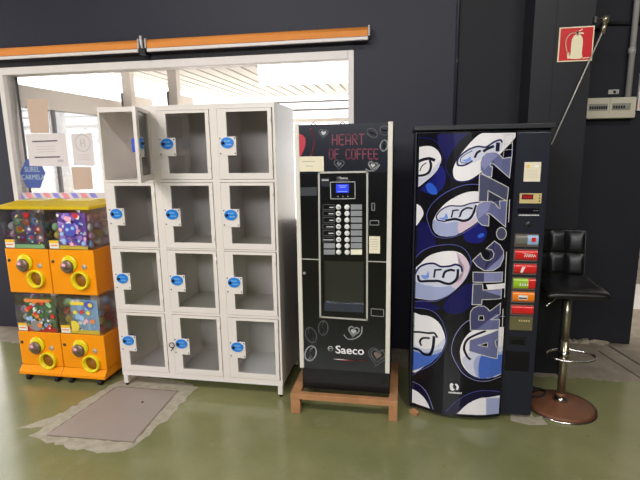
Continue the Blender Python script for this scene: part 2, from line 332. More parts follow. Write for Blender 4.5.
# ------------------------------------------------------------------ notices on the window glass
def sheet(name, pts, m, label, cat='paper', y=WY+.024, extra=None, group=None):
    cx = sum(p[0] for p in pts)/len(pts); cz = sum(p[1] for p in pts)/len(pts)
    b = MB(); b.prism(pts, y, y+.003, m)
    if extra: extra(b, y-.0005)
    return T(b.build(name, None, loc=(cx, y, cz), origin=(cx, y, cz)), label, cat, group)
K = (WY+.024)/3.69
def sc(P_): return [(x*K, 1.6+(z-1.6)*K) for x, z in P_]
def ln(p, q, w, m): return lambda b, y: b.stroke([p, q], w, m, lambda x: y)
sheet('brown_paper', sc([(-3.17, 1.783), (-2.995, 1.779), (-2.976, 2.058), (-3.176, 2.065)]), 'brown_paper', 'upper brown paper sheet taped to the window glass, above the white notice')
def wn(b, y):
    for (x0, z0, x1, z1) in ((-3.16, 1.71, -2.925, 1.714), (-3.155, 1.576, -2.915, 1.578)): b.stroke(sc([(x0, z0), (x1, z1)]), .011, 'print_dark', lambda x: y)
    for k in range(3): b.stroke(sc([(-3.13, 1.665-.022*k), (-2.95, 1.667-.022*k)]), .004, 'print_pale', lambda x: y)
    b.stroke(sc([(-2.93, 1.545), (-2.89, 1.545)]), .02, 'print_pale', lambda x: y)
sheet('window_notice', sc([(-3.219, 1.503), (-2.839, 1.495), (-2.842, 1.776), (-3.219, 1.775)]), 'white_paper', 'wide white notice with two bold dark lines on the window glass', y=WY+.020, extra=wn)
def sn(b, y):
    cx, cz = sc([(-2.685, 1.69)])[0]; pts = [(cx+.07*math.cos(a), cz+.07*math.sin(a)) for a in [2*PI*i/24 for i in range(24)]]
    b.stroke(pts, .006, 'print_pale', lambda x: y, True)
    for dx in (-.02, .02): b.stroke([(cx+dx*.8, cz-.03), (cx+dx, cz), (cx+dx*.6, cz+.035)], .008, 'print_pale', lambda x: y)
    b.stroke([(cx-.02, cz), (cx+.02, cz)], .006, 'print_pale', lambda x: y)
    for k in range(3): b.stroke([(cx-.06, cz-.10-.02*k), (cx+.06, cz-.10-.02*k)], .004, 'print_pale', lambda x: y)
sheet('window_notice', sc([(-2.79, 1.508), (-2.592, 1.498), (-2.589, 1.771), (-2.786, 1.767)]), 'white_paper', 'smaller white notice with a round emblem on the window glass', extra=sn)
sheet('brown_paper', sc([(-2.816, 1.294), (-2.633, 1.303), (-2.63, 1.489), (-2.82, 1.491)]), 'brown_paper', 'lower brown paper sheet on the window glass, under the round-emblem notice')
def hx(b, y):
    x, z = sc([(-3.205, 1.44)])[0]; text_into(b, 'SUREL', x, z+.012, .062, 'hex_text', y, 'CENTER', .9); text_into(b, 'CARMELA', x, z-.055, .062, 'hex_text', y, 'CENTER', .85)
sheet('window_sticker', sc([(-3.328, 1.443), (-3.277, 1.312), (-3.147, 1.311), (-3.079, 1.441), (-3.12, 1.553), (-3.25, 1.563)]), 'hex_blue', 'blue hexagonal sticker with pale lettering on the window glass', 'sticker', y=WY+.026, extra=hx)
def st(b, y):
    for i in range(9):
        x = -3.36+i*.09; b.decal(sc([(x, 1.212), (x+.055, 1.212), (x+.02, 1.268), (x-.035, 1.268)]), 'stripe_red' if i % 2 else 'stripe_blue', lambda x: y, clip=(-3.4, -2.52, 1.1, 1.4))
sheet('striped_tape', sc([(-3.363, 1.207), (-2.53, 1.21), (-2.53, 1.272), (-3.36, 1.27)]), 'white_paper', 'red white and blue diagonal striped tape along the bottom of the window', 'tape', extra=st)

# ------------------------------------------------------------------ roller blinds above the window
def roller(x0, x1, label):
    t = thing('roller_blind', ((x0+x1)/2, 3.62, 2.36), label, 'blind', 'orange roller blinds above the window')
    b = MB(); b.tube([(x0, 3.64, 2.437), (x1, 3.64, 2.437)], .031, 'orange_fabric', 20); b.box(x0+.01, x1-.01, 3.608, 3.616, 2.40, 2.44, 'orange_fabric'); b.build('fabric_roll', t, origin=t.location)
    b = MB(); b.box(x0+.01, x1-.005, 3.598, 3.618, 2.372, 2.396, 'white_frame'); b.build('bottom_rail', t, origin=t.location, bevel=.004)
    for x in (x0, x1):
        b = MB(); b.box(x-.006, x+.006, 3.6, 3.70, 2.40, 2.47, 'conduit'); b.build('end_bracket', t, origin=t.location)
    return t
roller(-3.76, -2.055, 'left orange roller blind rolled up above the window, cut by the photo edge')
t = roller(-1.995, -.268, 'right orange roller blind rolled up above the window, its end over the coffee machine')
t = thing('blind_bracket', (-2.025, 3.62, 2.35), 'dark bracket hanging in the gap between the two orange blinds', 'bracket')
b = MB(); b.box(-2.05, -2.0, 3.60, 3.70, 2.352, 2.40, 'black_plastic'); b.build('clamp', t, origin=t.location); b = MB(); b.tube([(-2.025, 3.61, 2.40), (-2.028, 3.60, 2.45), (-2.035, 3.61, 2.49)], .01, 'white_frame', 8); b.build('hook', t, origin=t.location)

# ------------------------------------------------------------------ floor hatch
t = thing('floor_hatch', (-1.75, 2.45, 0), 'pinkish concrete slab set in the green floor with a broken mortar edge', 'hatch')
rnd = random.Random(7)
def ragged(pts, amp, step=.03):
    out = []
    n = len(pts)
    for i in range(n):
        a, c = pts[i], pts[(i+1) % n]; L_ = math.hypot(c[0]-a[0], c[1]-a[1]); k = max(1, int(L_/step))
        for j in range(k): out.append((a[0]+(c[0]-a[0])*j/k+rnd.uniform(-amp, amp), a[1]+(c[1]-a[1])*j/k+rnd.uniform(-amp, amp)))
    return out
outer = ragged([(-2.11, 2.17), (-1.98, 2.13), (-1.80, 2.09), (-1.62, 2.085), (-1.51, 2.10), (-1.44, 2.16), (-1.44, 2.25), (-1.40, 2.42), (-1.395, 2.6), (-1.375, 2.84), (-1.55, 2.92), (-1.93, 2.95), (-1.99, 2.80), (-2.05, 2.6), (-2.09, 2.42), (-2.16, 2.30), (-2.26, 2.20), (-2.15, 2.24), (-2.09, 2.25)], .014)
def flat(name, pts, z, th, m):
    b = MB(); n = len(pts); b.add([(x, y, 0) for x, y in pts]+[(x, y, z) for x, y in pts], [tuple(range(n)), tuple(range(n, 2*n))]+[(i, (i+1) % n, n+(i+1) % n, n+i) for i in range(n)], m)
    return b.build(name, t, origin=t.location)
flat('mortar_border', outer, .002, 0, 'mortar')
flat('joint', ragged([(-2.02, 2.172), (-1.47, 2.187), (-1.490, 2.775), (-1.95, 2.775)], .006), .0032, 0, 'groove')
flat('slab', [(-2.012, 2.182), (-1.478, 2.197), (-1.50, 2.765), (-1.94, 2.765)], .0044, 0, 'hatch')
b = MB(); b.lathe((-1.655, 2.60, .0044), [(.009, 0), (.008, .002)], 'rubber', 12); b.build('lifting_hole', t, origin=t.location)

# ------------------------------------------------------------------ capsule vending machines
def unit_mesh(t, low, poster, seed):
    # local frame: x 0..0.335, y 0 front, z 0 at the bottom of this unit
    w = .339; dp = .36; zb = 0 if not low else 0; H0 = .315
    b = MB()
    if low:
        b.box(.003, w, .004, dp, .06, H0, 'gasha_orange')
        b.add([(0, -.03, 0), (w+.001, -.03, 0), (w+.001, dp, 0), (0, dp, 0), (.003, .004, .06), (w, .004, .06), (w, dp, .06), (.003, dp, .06), (0, -.03, .022), (w+.001, -.03, .022)],
              [(3, 2, 1, 0), (0, 1, 9, 8), (8, 9, 5, 4), (1, 2, 6, 5, 9), (2, 3, 7, 6), (3, 0, 8, 4, 7)], 'gasha_orange')
    else: b.box(.003, w, .004, dp, 0, H0, 'gasha_orange')
    b.build('body', t, bevel=.005)
    g = MB(); y0, y1, z0, z1 = .006, dp-.01, H0, H0+.272
    g.box(.006, w-.004, y0, y0+.003, z0, z1, 'clear_plastic'); g.box(.006, .009, y0+.003, y1, z0, z1, 'clear_plastic'); g.box(w-.007, w-.004, y0+.003, y1, z0, z1, 'clear_plastic'); g.build('display_case', t)
    b = MB(); b.box(.01, w-.008, y1, y1+.006, z0, z1, 'tag_white'); b.build('back_panel', t)
    # dial
    b = MB(); b.lathe((.158, .004, .222), [(.058, 0), (.058, -.012), (.052, -.018), (.012, -.018)], 'gasha_yellow', 28, 'y'); dsk = b.build('dial_plate', t)
    b = MB(); b.lathe((.150, -.014, .203), [(.046, 0), (.046, -.010), (.038, -.018), (.01, -.018)], 'dial_metal', 28, 'y'); b.box(.118, .180, -.044, -.032, .197, .209, 'dial_metal')
    b.lathe((.136, -.03, .214), [(.014, 0), (.012, -.006)], 'cap_pink', 12, 'y'); b.build('turning_knob', dsk, bevel=.003)
    b = MB(); c = (.233, 0, .108); n = 32; prof = [(.064, .004), (.066, -.02), (.060, -.026), (.050, -.022), (.046, .02)]
    vs = []; fs = []
    for rr, h in prof:
        for k in range(n): vs.append((c[0]+rr*math.cos(2*PI*k/n), h, c[2]+rr*math.sin(2*PI*k/n)))
    for i in range(len(prof)-1):
        for k in range(n): fs.append((i*n+k, i*n+(k+1) % n, (i+1)*n+(k+1) % n, (i+1)*n+k))
    b.add(vs, fs, 'gasha_yellow', True); ch = b.build('chute_ring', t)
    b = MB(); b.lathe((c[0], .0035, c[2]), [(.047, 0), (.047, -.003)], 'gasha_brown', 24, 'y'); b.box(c[0]-.043, c[0]+.043, -.006, .002, c[2]-.018, c[2]-.004, 'gasha_yellow') if False else None; b.build('flap', ch)
    b = MB(); b.lathe((.028, .004, .232), [(.011, 0), (.010, -.006), (.004, -.007)], 'steel_dark', 14, 'y'); b.build('lock', t)
    b = MB(); b.lathe((.262, .004, .198), [(.018, 0), (.018, -.003)], 'metal', 18, 'y'); b.build('round_plate', t)
    b = MB(); b.box(.02, .092, -.001, .002, z0+.008, z0+.062, 'tag_white'); b.box(.02, .092, -.0018, 0, z0+.045, z0+.064, 'tag_yellow'); b.box(.028, .08, -.0024, -.001, z0+.026, z0+.034, 'cap_orange'); b.build('price_tag', t)
    # poster behind the clear front: plain coloured pattern
    rr = random.Random(seed); b = MB(); x0, x1 = poster['x']; yy = .014
    b.box(x0, x1, yy, yy+.004, z0+.012, z1-.022, poster['bg'])
    for k, (px_, pz_, pr_, pc) in enumerate(poster['dots']):
        b.decal([(px_+pr_*math.cos(a)*1.1, z0+pz_+pr_*math.sin(a)) for a in [2*PI*i/12 for i in range(12)]], pc, lambda x: yy-.0006-.0002*k, clip=(x0, x1, z0+.012, z1-.022))
    if 'strip' in poster: b.box(x0-.02*poster.get('wide', 1), x1, yy-.006, yy, z0+.004, z0+.03, poster['strip'])
    b.build('poster', t)
def dots(seed, x, cols, n, r0=.012, r1=.03):
    q = random.Random(seed); return [(q.uniform(x[0]+.01, x[1]-.01), q.uniform(.03, .24), q.uniform(r0, r1), q.choice(cols)) for _ in range(n)]
P1 = dict(x=(.085, .315), bg='pst_dark', strip='cap_green', dots=dots(1, (.085, .315), ['pst_dark', 'pst_purple', 'pst_brown'], 10, .02, .04)+[(.12+.07*(i % 3)+.012*(i//3), .19-.058*(i//3), .026, ['cap_green', 'cap_orange', 'cap_blue', 'cap_yellow', 'cap_purple', 'cap_orange', 'cap_red', 'cap_blue', 'cap_pink'][i]) for i in range(9)]+[(.12+.07*(i % 3)+.012*(i//3)+.008, .195-.058*(i//3), .011, ['cap_white', 'cap_pink', 'pst_deep', 'cap_red'][i % 4]) for i in range(9)]+[(.2, .235, .02, 'cap_red')]+dots(9, (.085, .315), ['cap_green', 'cap_yellow'], 16, .004, .008))
P2 = dict(x=(.09, .30), bg='pst_purple', strip='cap_yellow', dots=dots(2, (.09, .30), ['cap_purple', 'cap_blue', 'cap_pink', 'pst_deep', 'pst_purple', 'cap_white'], 90, .005, .018)+[(.19, .14, .045, 'pst_deep'), (.17, .14, .012, 'cap_blue'), (.21, .15, .012, 'cap_blue'), (.24, .235, .018, 'cap_red'), (.19, .21, .018, 'cap_pink')])
P3 = dict(x=(.085, .315), bg='pst_green', strip='cap_red', dots=dots(3, (.085, .315), ['cap_green', 'pst_green', 'cap_orange', 'cap_white', 'pst_dark', 'cap_red', 'cap_blue'], 90, .005, .016)+[(.11+.022*i, .235, .013, 'cap_orange') for i in range(9)]+[(.17, .05, .04, 'pst_dark'), (.2, .055, .018, 'cap_orange')])
P4 = dict(x=(.10, .31), bg='pst_blue', strip='cap_yellow', wide=2, dots=dots(4, (.10, .31), ['cap_white', 'pst_blue', 'cap_blue'], 40, .006, .02)+[(.12+.02*i, .225, .014, 'cap_yellow') for i in range(5)]+[(.25, .215, .03, 'pst_deep'), (.26, .215, .016, 'cap_yellow'), (.14, .16, .015, 'cap_yellow'), (.19, .165, .014, 'cap_red'), (.24, .16, .015, 'cap_yellow'), (.22, .10, .015, 'cap_pink'), (.27, .10, .015, 'cap_orange'), (.12, .06, .04, 'cap_yellow')])
GX = [-2.722, -2.380]; GY = 2.79
spec = [('upper left orange capsule machine, grey poster with rows of coloured balls', GX[0], .650, False, P1, 11),
        ('upper right orange capsule machine, purple poster, beside the lockers', GX[1], .650, False, P2, 12),
        ('lower left orange capsule machine on castors, green poster', GX[0]+.012, .048, True, P3, 13),
        ('lower right orange capsule machine on castors, pale blue poster over yellow strip', GX[1]+.012, .048, True, P4, 14)]
CAPC = ['cap_pink', 'cap_green', 'cap_blue', 'cap_red', 'cap_orange', 'cap_white', 'cap_purple', 'cap_yellow']
capmesh = {}
def cap_mesh(c):
    if c not in capmesh:
        b = MB(); prof = [(max(.0008, .029*math.sin(PI*i/10)), -.029*math.cos(PI*i/10)) for i in range(11)]
        b.lathe((0, 0, 0), prof, c, 14); b.ring((0, 0, 0), .0288, .0015, 'cap_white', n=14, k=5)
        o = b.build('toy_capsule'); capmesh[c] = o; return o, True
    o = capmesh[c].copy(); COL.objects.link(o); return o, False
CN = dict(cap_pink='pink', cap_green='green', cap_blue='light blue', cap_red='red', cap_orange='orange', cap_white='white', cap_purple='purple', cap_yellow='yellow')
for si, (label, x, z, low, P_, sd) in enumerate(spec):
    t = thing('capsule_machine', (x, GY, z), label, 'capsule machine', 'orange capsule vending machines')
    unit_mesh(t, low, P_, sd)
    if not low:
        b = MB(); w = .339; e0 = -.010 if si == 0 else 0; e1 = .010 if si == 1 else 0
        b.add([(-.001+e0, -.012, .5885), (w+.001+e1, -.012, .5885), (w+.001+e1, .37, .5885), (-.001+e0, .37, .5885), (-.001+e0, -.014, .608), (w+.001+e1, -.014, .608), (w+.001+e1, .372, .608), (-.001+e0, .372, .608), (.06, .10, .638), (w-.07, .10, .638), (w-.07, .27, .638), (.06, .27, .638)],
              [(3, 2, 1, 0), (0, 1, 5, 4), (1, 2, 6, 5), (2, 3, 7, 6), (3, 0, 4, 7), (4, 5, 9, 8), (5, 6, 10, 9), (6, 7, 11, 10), (7, 4, 8, 11)], 'lid_yellow')
        b.add([(.06, .10, .6385), (w-.07, .10, .6385), (w-.07, .27, .6385), (.06, .27, .6385), (.07, .11, .641), (w-.08, .11, .641), (w-.08, .26, .641), (.07, .26, .641)], [(3, 2, 1, 0), (4, 5, 6, 7), (0, 1, 5, 4), (1, 2, 6, 5), (2, 3, 7, 6), (3, 0, 4, 7)], 'lid_pale')
        b.build('lid', t, bevel=.004)
    else:
        for cx_, cy_ in ((.06, -.005), (.29, -.005), (.06, .32), (.29, .32)):
            b = MB(); b.tube([(cx_-.012, cy_, -.024), (cx_+.012, cy_, -.024)], .0235, 'rubber', 14); b.box(cx_-.02, cx_+.02, cy_-.012, cy_+.015, -.012, 0, 'steel_dark'); b.build('castor', t)
    # capsules in the case
    q = random.Random(sd+50); k = 0; spots_ = []
    for zz in range(4):
        for yy in range(3):
            for xx in range(5):
                spots_.append((.045+xx*.061, .055+yy*.085+.01*(zz % 2), .315+.031+zz*.059, xx, yy, zz))
    hide = P_['x']
    for sx_, sy_, sz_, xx, yy, zz in spots_:
        if yy > 0 and 1 <= xx <= 3: continue        # behind the poster, out of sight
        if yy == 0 and 1 < xx < 4: continue
        if zz == 3 and q.random() < .35: continue
        c = q.choice(CAPC if not (xx < 2 and si in (0, 2)) else ['cap_white', 'cap_pink', 'cap_white', 'cap_purple']); o, first = cap_mesh(c)
        o.location = (x+sx_+q.uniform(-.001, .001), GY+sy_, z+sz_); o.rotation_euler = (q.uniform(0, 3), q.uniform(0, 3), 0)
        where = label.split(' orange')[0]
        o['label'] = '%s toy capsule, %s layer, %s, %s of the %s case' % (CN[c], ['bottom', 'second', 'third', 'top'][zz], ['front', 'middle', 'back'][yy], ['far left', 'left', 'centre', 'right', 'far right'][xx], where); o['category'] = 'toy capsule'; o['group'] = 'capsules in the %s capsule machine' % where

# ------------------------------------------------------------------ locker cabinet
LX = -1.912; LR = -.762; LY = 2.797; t = thing('locker_cabinet', (-1.337, 3.02, 0), 'off-white metal cabinet of twelve glass-fronted lockers with blue locks, on short legs', 'locker')
O = t.location
tops = [1.853, 1.413, .979, .54]; DH = .418; lefts = [-1.9, -1.51, -1.119]; DW = .34; ZT = 1.885; ZB = .082; YB = 3.29
b = MB(); th = .012
b.box(LX, LX+th, LY, YB, ZB, ZT, 'locker_paint'); b.box(LR-th, LR, LY, YB, ZB, ZT, 'locker_paint'); b.box(LX+th, LR-th, LY, YB, ZT-th, ZT, 'locker_paint'); b.box(LX+th, LR-th, LY, YB, ZB, ZB+th, 'locker_inner'); b.box(LX+th, LR-th, YB-th, YB, ZB+th, ZT-th, 'locker_inner')
for i in range(2):
    x0 = lefts[i]+DW+.002; x1 = lefts[i+1]-.002; b.box(x0, x1, LY, LY+.02, ZB+th, ZT-th, 'locker_paint'); b.box((x0+x1)/2-.004, (x0+x1)/2+.004, LY+.02, YB-th, ZB+th, ZT-th, 'locker_inner')
zs = [ZT-th]
for i, z in enumerate(tops):
    zb = z-DH; zn = tops[i+1] if i < 3 else None
    if zn is not None:
        for j in range(3):
            xa = LX+th if j == 0 else lefts[j]-.002; xb = LR-th if j == 2 else lefts[j]+DW+.002
            b.box(xa, xb, LY+.001, LY+.02, zn+.003, zb-.003, 'locker_paint'); 
            xs = (LX+th if j == 0 else (lefts[j-1]+DW+lefts[j])/2+.004, LR-th if j == 2 else (lefts[j]+DW+lefts[j+1])/2-.004)
            b.box(xs[0], xs[1], LY+.02, YB-th, (zn+zb)/2-.004, (zn+zb)/2+.004, 'locker_inner')
for j in range(3):
    xa = LX+th if j == 0 else lefts[j]-.002; xb = LR-th if j == 2 else lefts[j]+DW+.002
    b.box(xa, xb, LY+.001, LY+.02, ZT-.012-.018, ZT-th, 'locker_paint'); b.box(xa, xb, LY+.001, LY+.02, ZB+th, tops[3]-DH-.003, 'locker_paint')
b.build('cabinet_body', t, origin=O)
for x in (LX+.004, LR-.034):
    for y in (LY+.003, YB-.035):
        b = MB(); b.box(x, x+.03, y, y+.03, .02, ZB, 'locker_paint'); lg = b.build('leg', t, origin=O); b = MB(); b.lathe((x+.015, y+.015, 0), [(.011, 0), (.011, .012), (.007, .02)], 'rubber', 12); b.build('foot', lg, origin=O)
def make_door():
    # hinge at local x = 0, door extends to -DW, front at y = 0, bottom z = 0
    g0, g1 = -DW+.057, -.026; z0, z1 = .036, DH-.018
    b = MB(); b.box(-DW, g0, -.002, .016, 0, DH, 'locker_paint'); b.box(g1, -.002, -.002, .016, 0, DH, 'locker_paint'); b.box(g0, g1, -.002, .016, 0, z0, 'locker_paint'); b.box(g0, g1, -.002, .016, z1, DH, 'locker_paint')
    d_ = b.build('door', t)
    b = MB(); b.box(g0, g1, .008, .011, z0, z1, 'locker_glass'); b.build('glass_pane', d_)
    b = MB(); pz = DH-.163; b.box(-DW+.006, -DW+.115, -.006, -.0022, pz-.112, pz, 'locker_paint')
    for sx_ in (-DW+.014, -DW+.106):
        for sz_ in (pz-.010, pz-.100): b.lathe((sx_, -.006, sz_), [(.005, 0), (.004, -.002)], 'steel_dark', 8, 'y')
    b.build('lock_plate', d_)
    b = MB(); cx_, cz_ = -DW+.060, pz-.036
    b.prism([(cx_+.041*math.cos(a), cz_+.032*math.sin(a)) for a in [2*PI*i/28 for i in range(28)]], -.013, -.006, 'lock_blue')
    for rz_, xs_ in ((.010, (-.012, .002, .014)), (-.011, (-.002, .010, .022))):
        for q in xs_: b.decal([(cx_+q-.005, cz_+rz_-.004), (cx_+q+.004, cz_+rz_-.004), (cx_+q+.006, cz_+rz_+.004), (cx_+q-.003, cz_+rz_+.004)], 'can_pale', lambda x: -.0135)
    lab(b.build('lock_badge', d_), 'blue oval lock badge')
    b = MB(); b.lathe((-DW+.035, -.013, pz-.038), [(.010, 0), (.009, -.008), (.005, -.010), (.004, -.016)], 'black_plastic', 14, 'y'); b.build('lock_knob', d_)
    b = MB(); b.box(-DW+.03, -DW+.075, .016, .04, pz-.085, pz-.008, 'lock_blue_dark'); lab(b.build('lock_case', d_, bevel=.003), 'blue lock case on the inside of the door')
    for hz in (.06, DH-.08): b = MB(); b.tube([(-.004, -.0025, hz), (-.004, -.0025, hz+.04)], .004, 'locker_paint', 8); b.build('hinge', d_)
    return d_
d0 = make_door(); first = True
for i, z in enumerate(tops):
    for j, x in enumerate(lefts):
        if first: dd = d0; first = False
        else:
            dd = d0.copy(); COL.objects.link(dd); dd.parent = t
            for ch in list(d0.children):
                c = ch.copy(); COL.objects.link(c); c.parent = dd
        dd.location = (x+DW-O[0], LY-O[1], z-DH)
        if i == 0 and j == 0: opened = dd
opened.rotation_euler = (0, 0, math.radians(107)); opened['label'] = 'top left door, standing open'
# loose key on its ring
kx, kz = lefts[1]+.018, tops[3]-.163-.040
t = thing('key_ring', (kx, LY-.02, kz), 'small black key ring hanging from the middle lock of the bottom locker row', 'key ring')
b = MB(); b.ring((kx-.022, LY-.022, kz-.005), .018, .003, 'black_plastic', 'y', 24, 6); b.build('ring', t, origin=t.location)
b = MB(); b.tube([(kx-.008, LY-.022, kz-.018), (kx-.03, LY-.022, kz-.045)], .003, 'black_plastic', 6); b.build('strap', t, origin=t.location)

# ------------------------------------------------------------------ coffee machine on its wooden pallet
t = thing('wooden_pallet', (-.34, 2.9, 0), 'small rough wooden pallet under the coffee machine', 'pallet'); O = t.location
def part(name, mb, bevel=0, parent=None): return mb.build(name, parent or t, origin=O, bevel=bevel)
PX0, PX1 = -.668, -.016
part('front_board', MB().box(PX0, PX1, 2.62, 2.66, .098, .135, 'wood'), .003)
for x0, x1 in ((PX0, PX0+.06), (PX1-.052, PX1)):
    part('side_board', MB().box(x0, x1, 2.66, 3.15, .098, .135, 'wood'), .003)
    part('leg', MB().box(x0, x1, 2.625, 2.68, 0, .098, 'wood'), .003); part('leg', MB().box(x0, x1, 3.08, 3.14, 0, .098, 'wood'), .003)
for y in (2.82, 2.98, 3.1): part('slat', MB().box(PX0+.06, PX1-.052, y, y+.05, .1, .134, 'wood'), .003)
CX0, CX1, CY = -.612, -.066, 2.664
t = thing('coffee_machine', (-.34, 2.9, .135), 'tall black coffee vending machine with pale aluminium edges and a blue screen', 'vending machine'); O = t.location
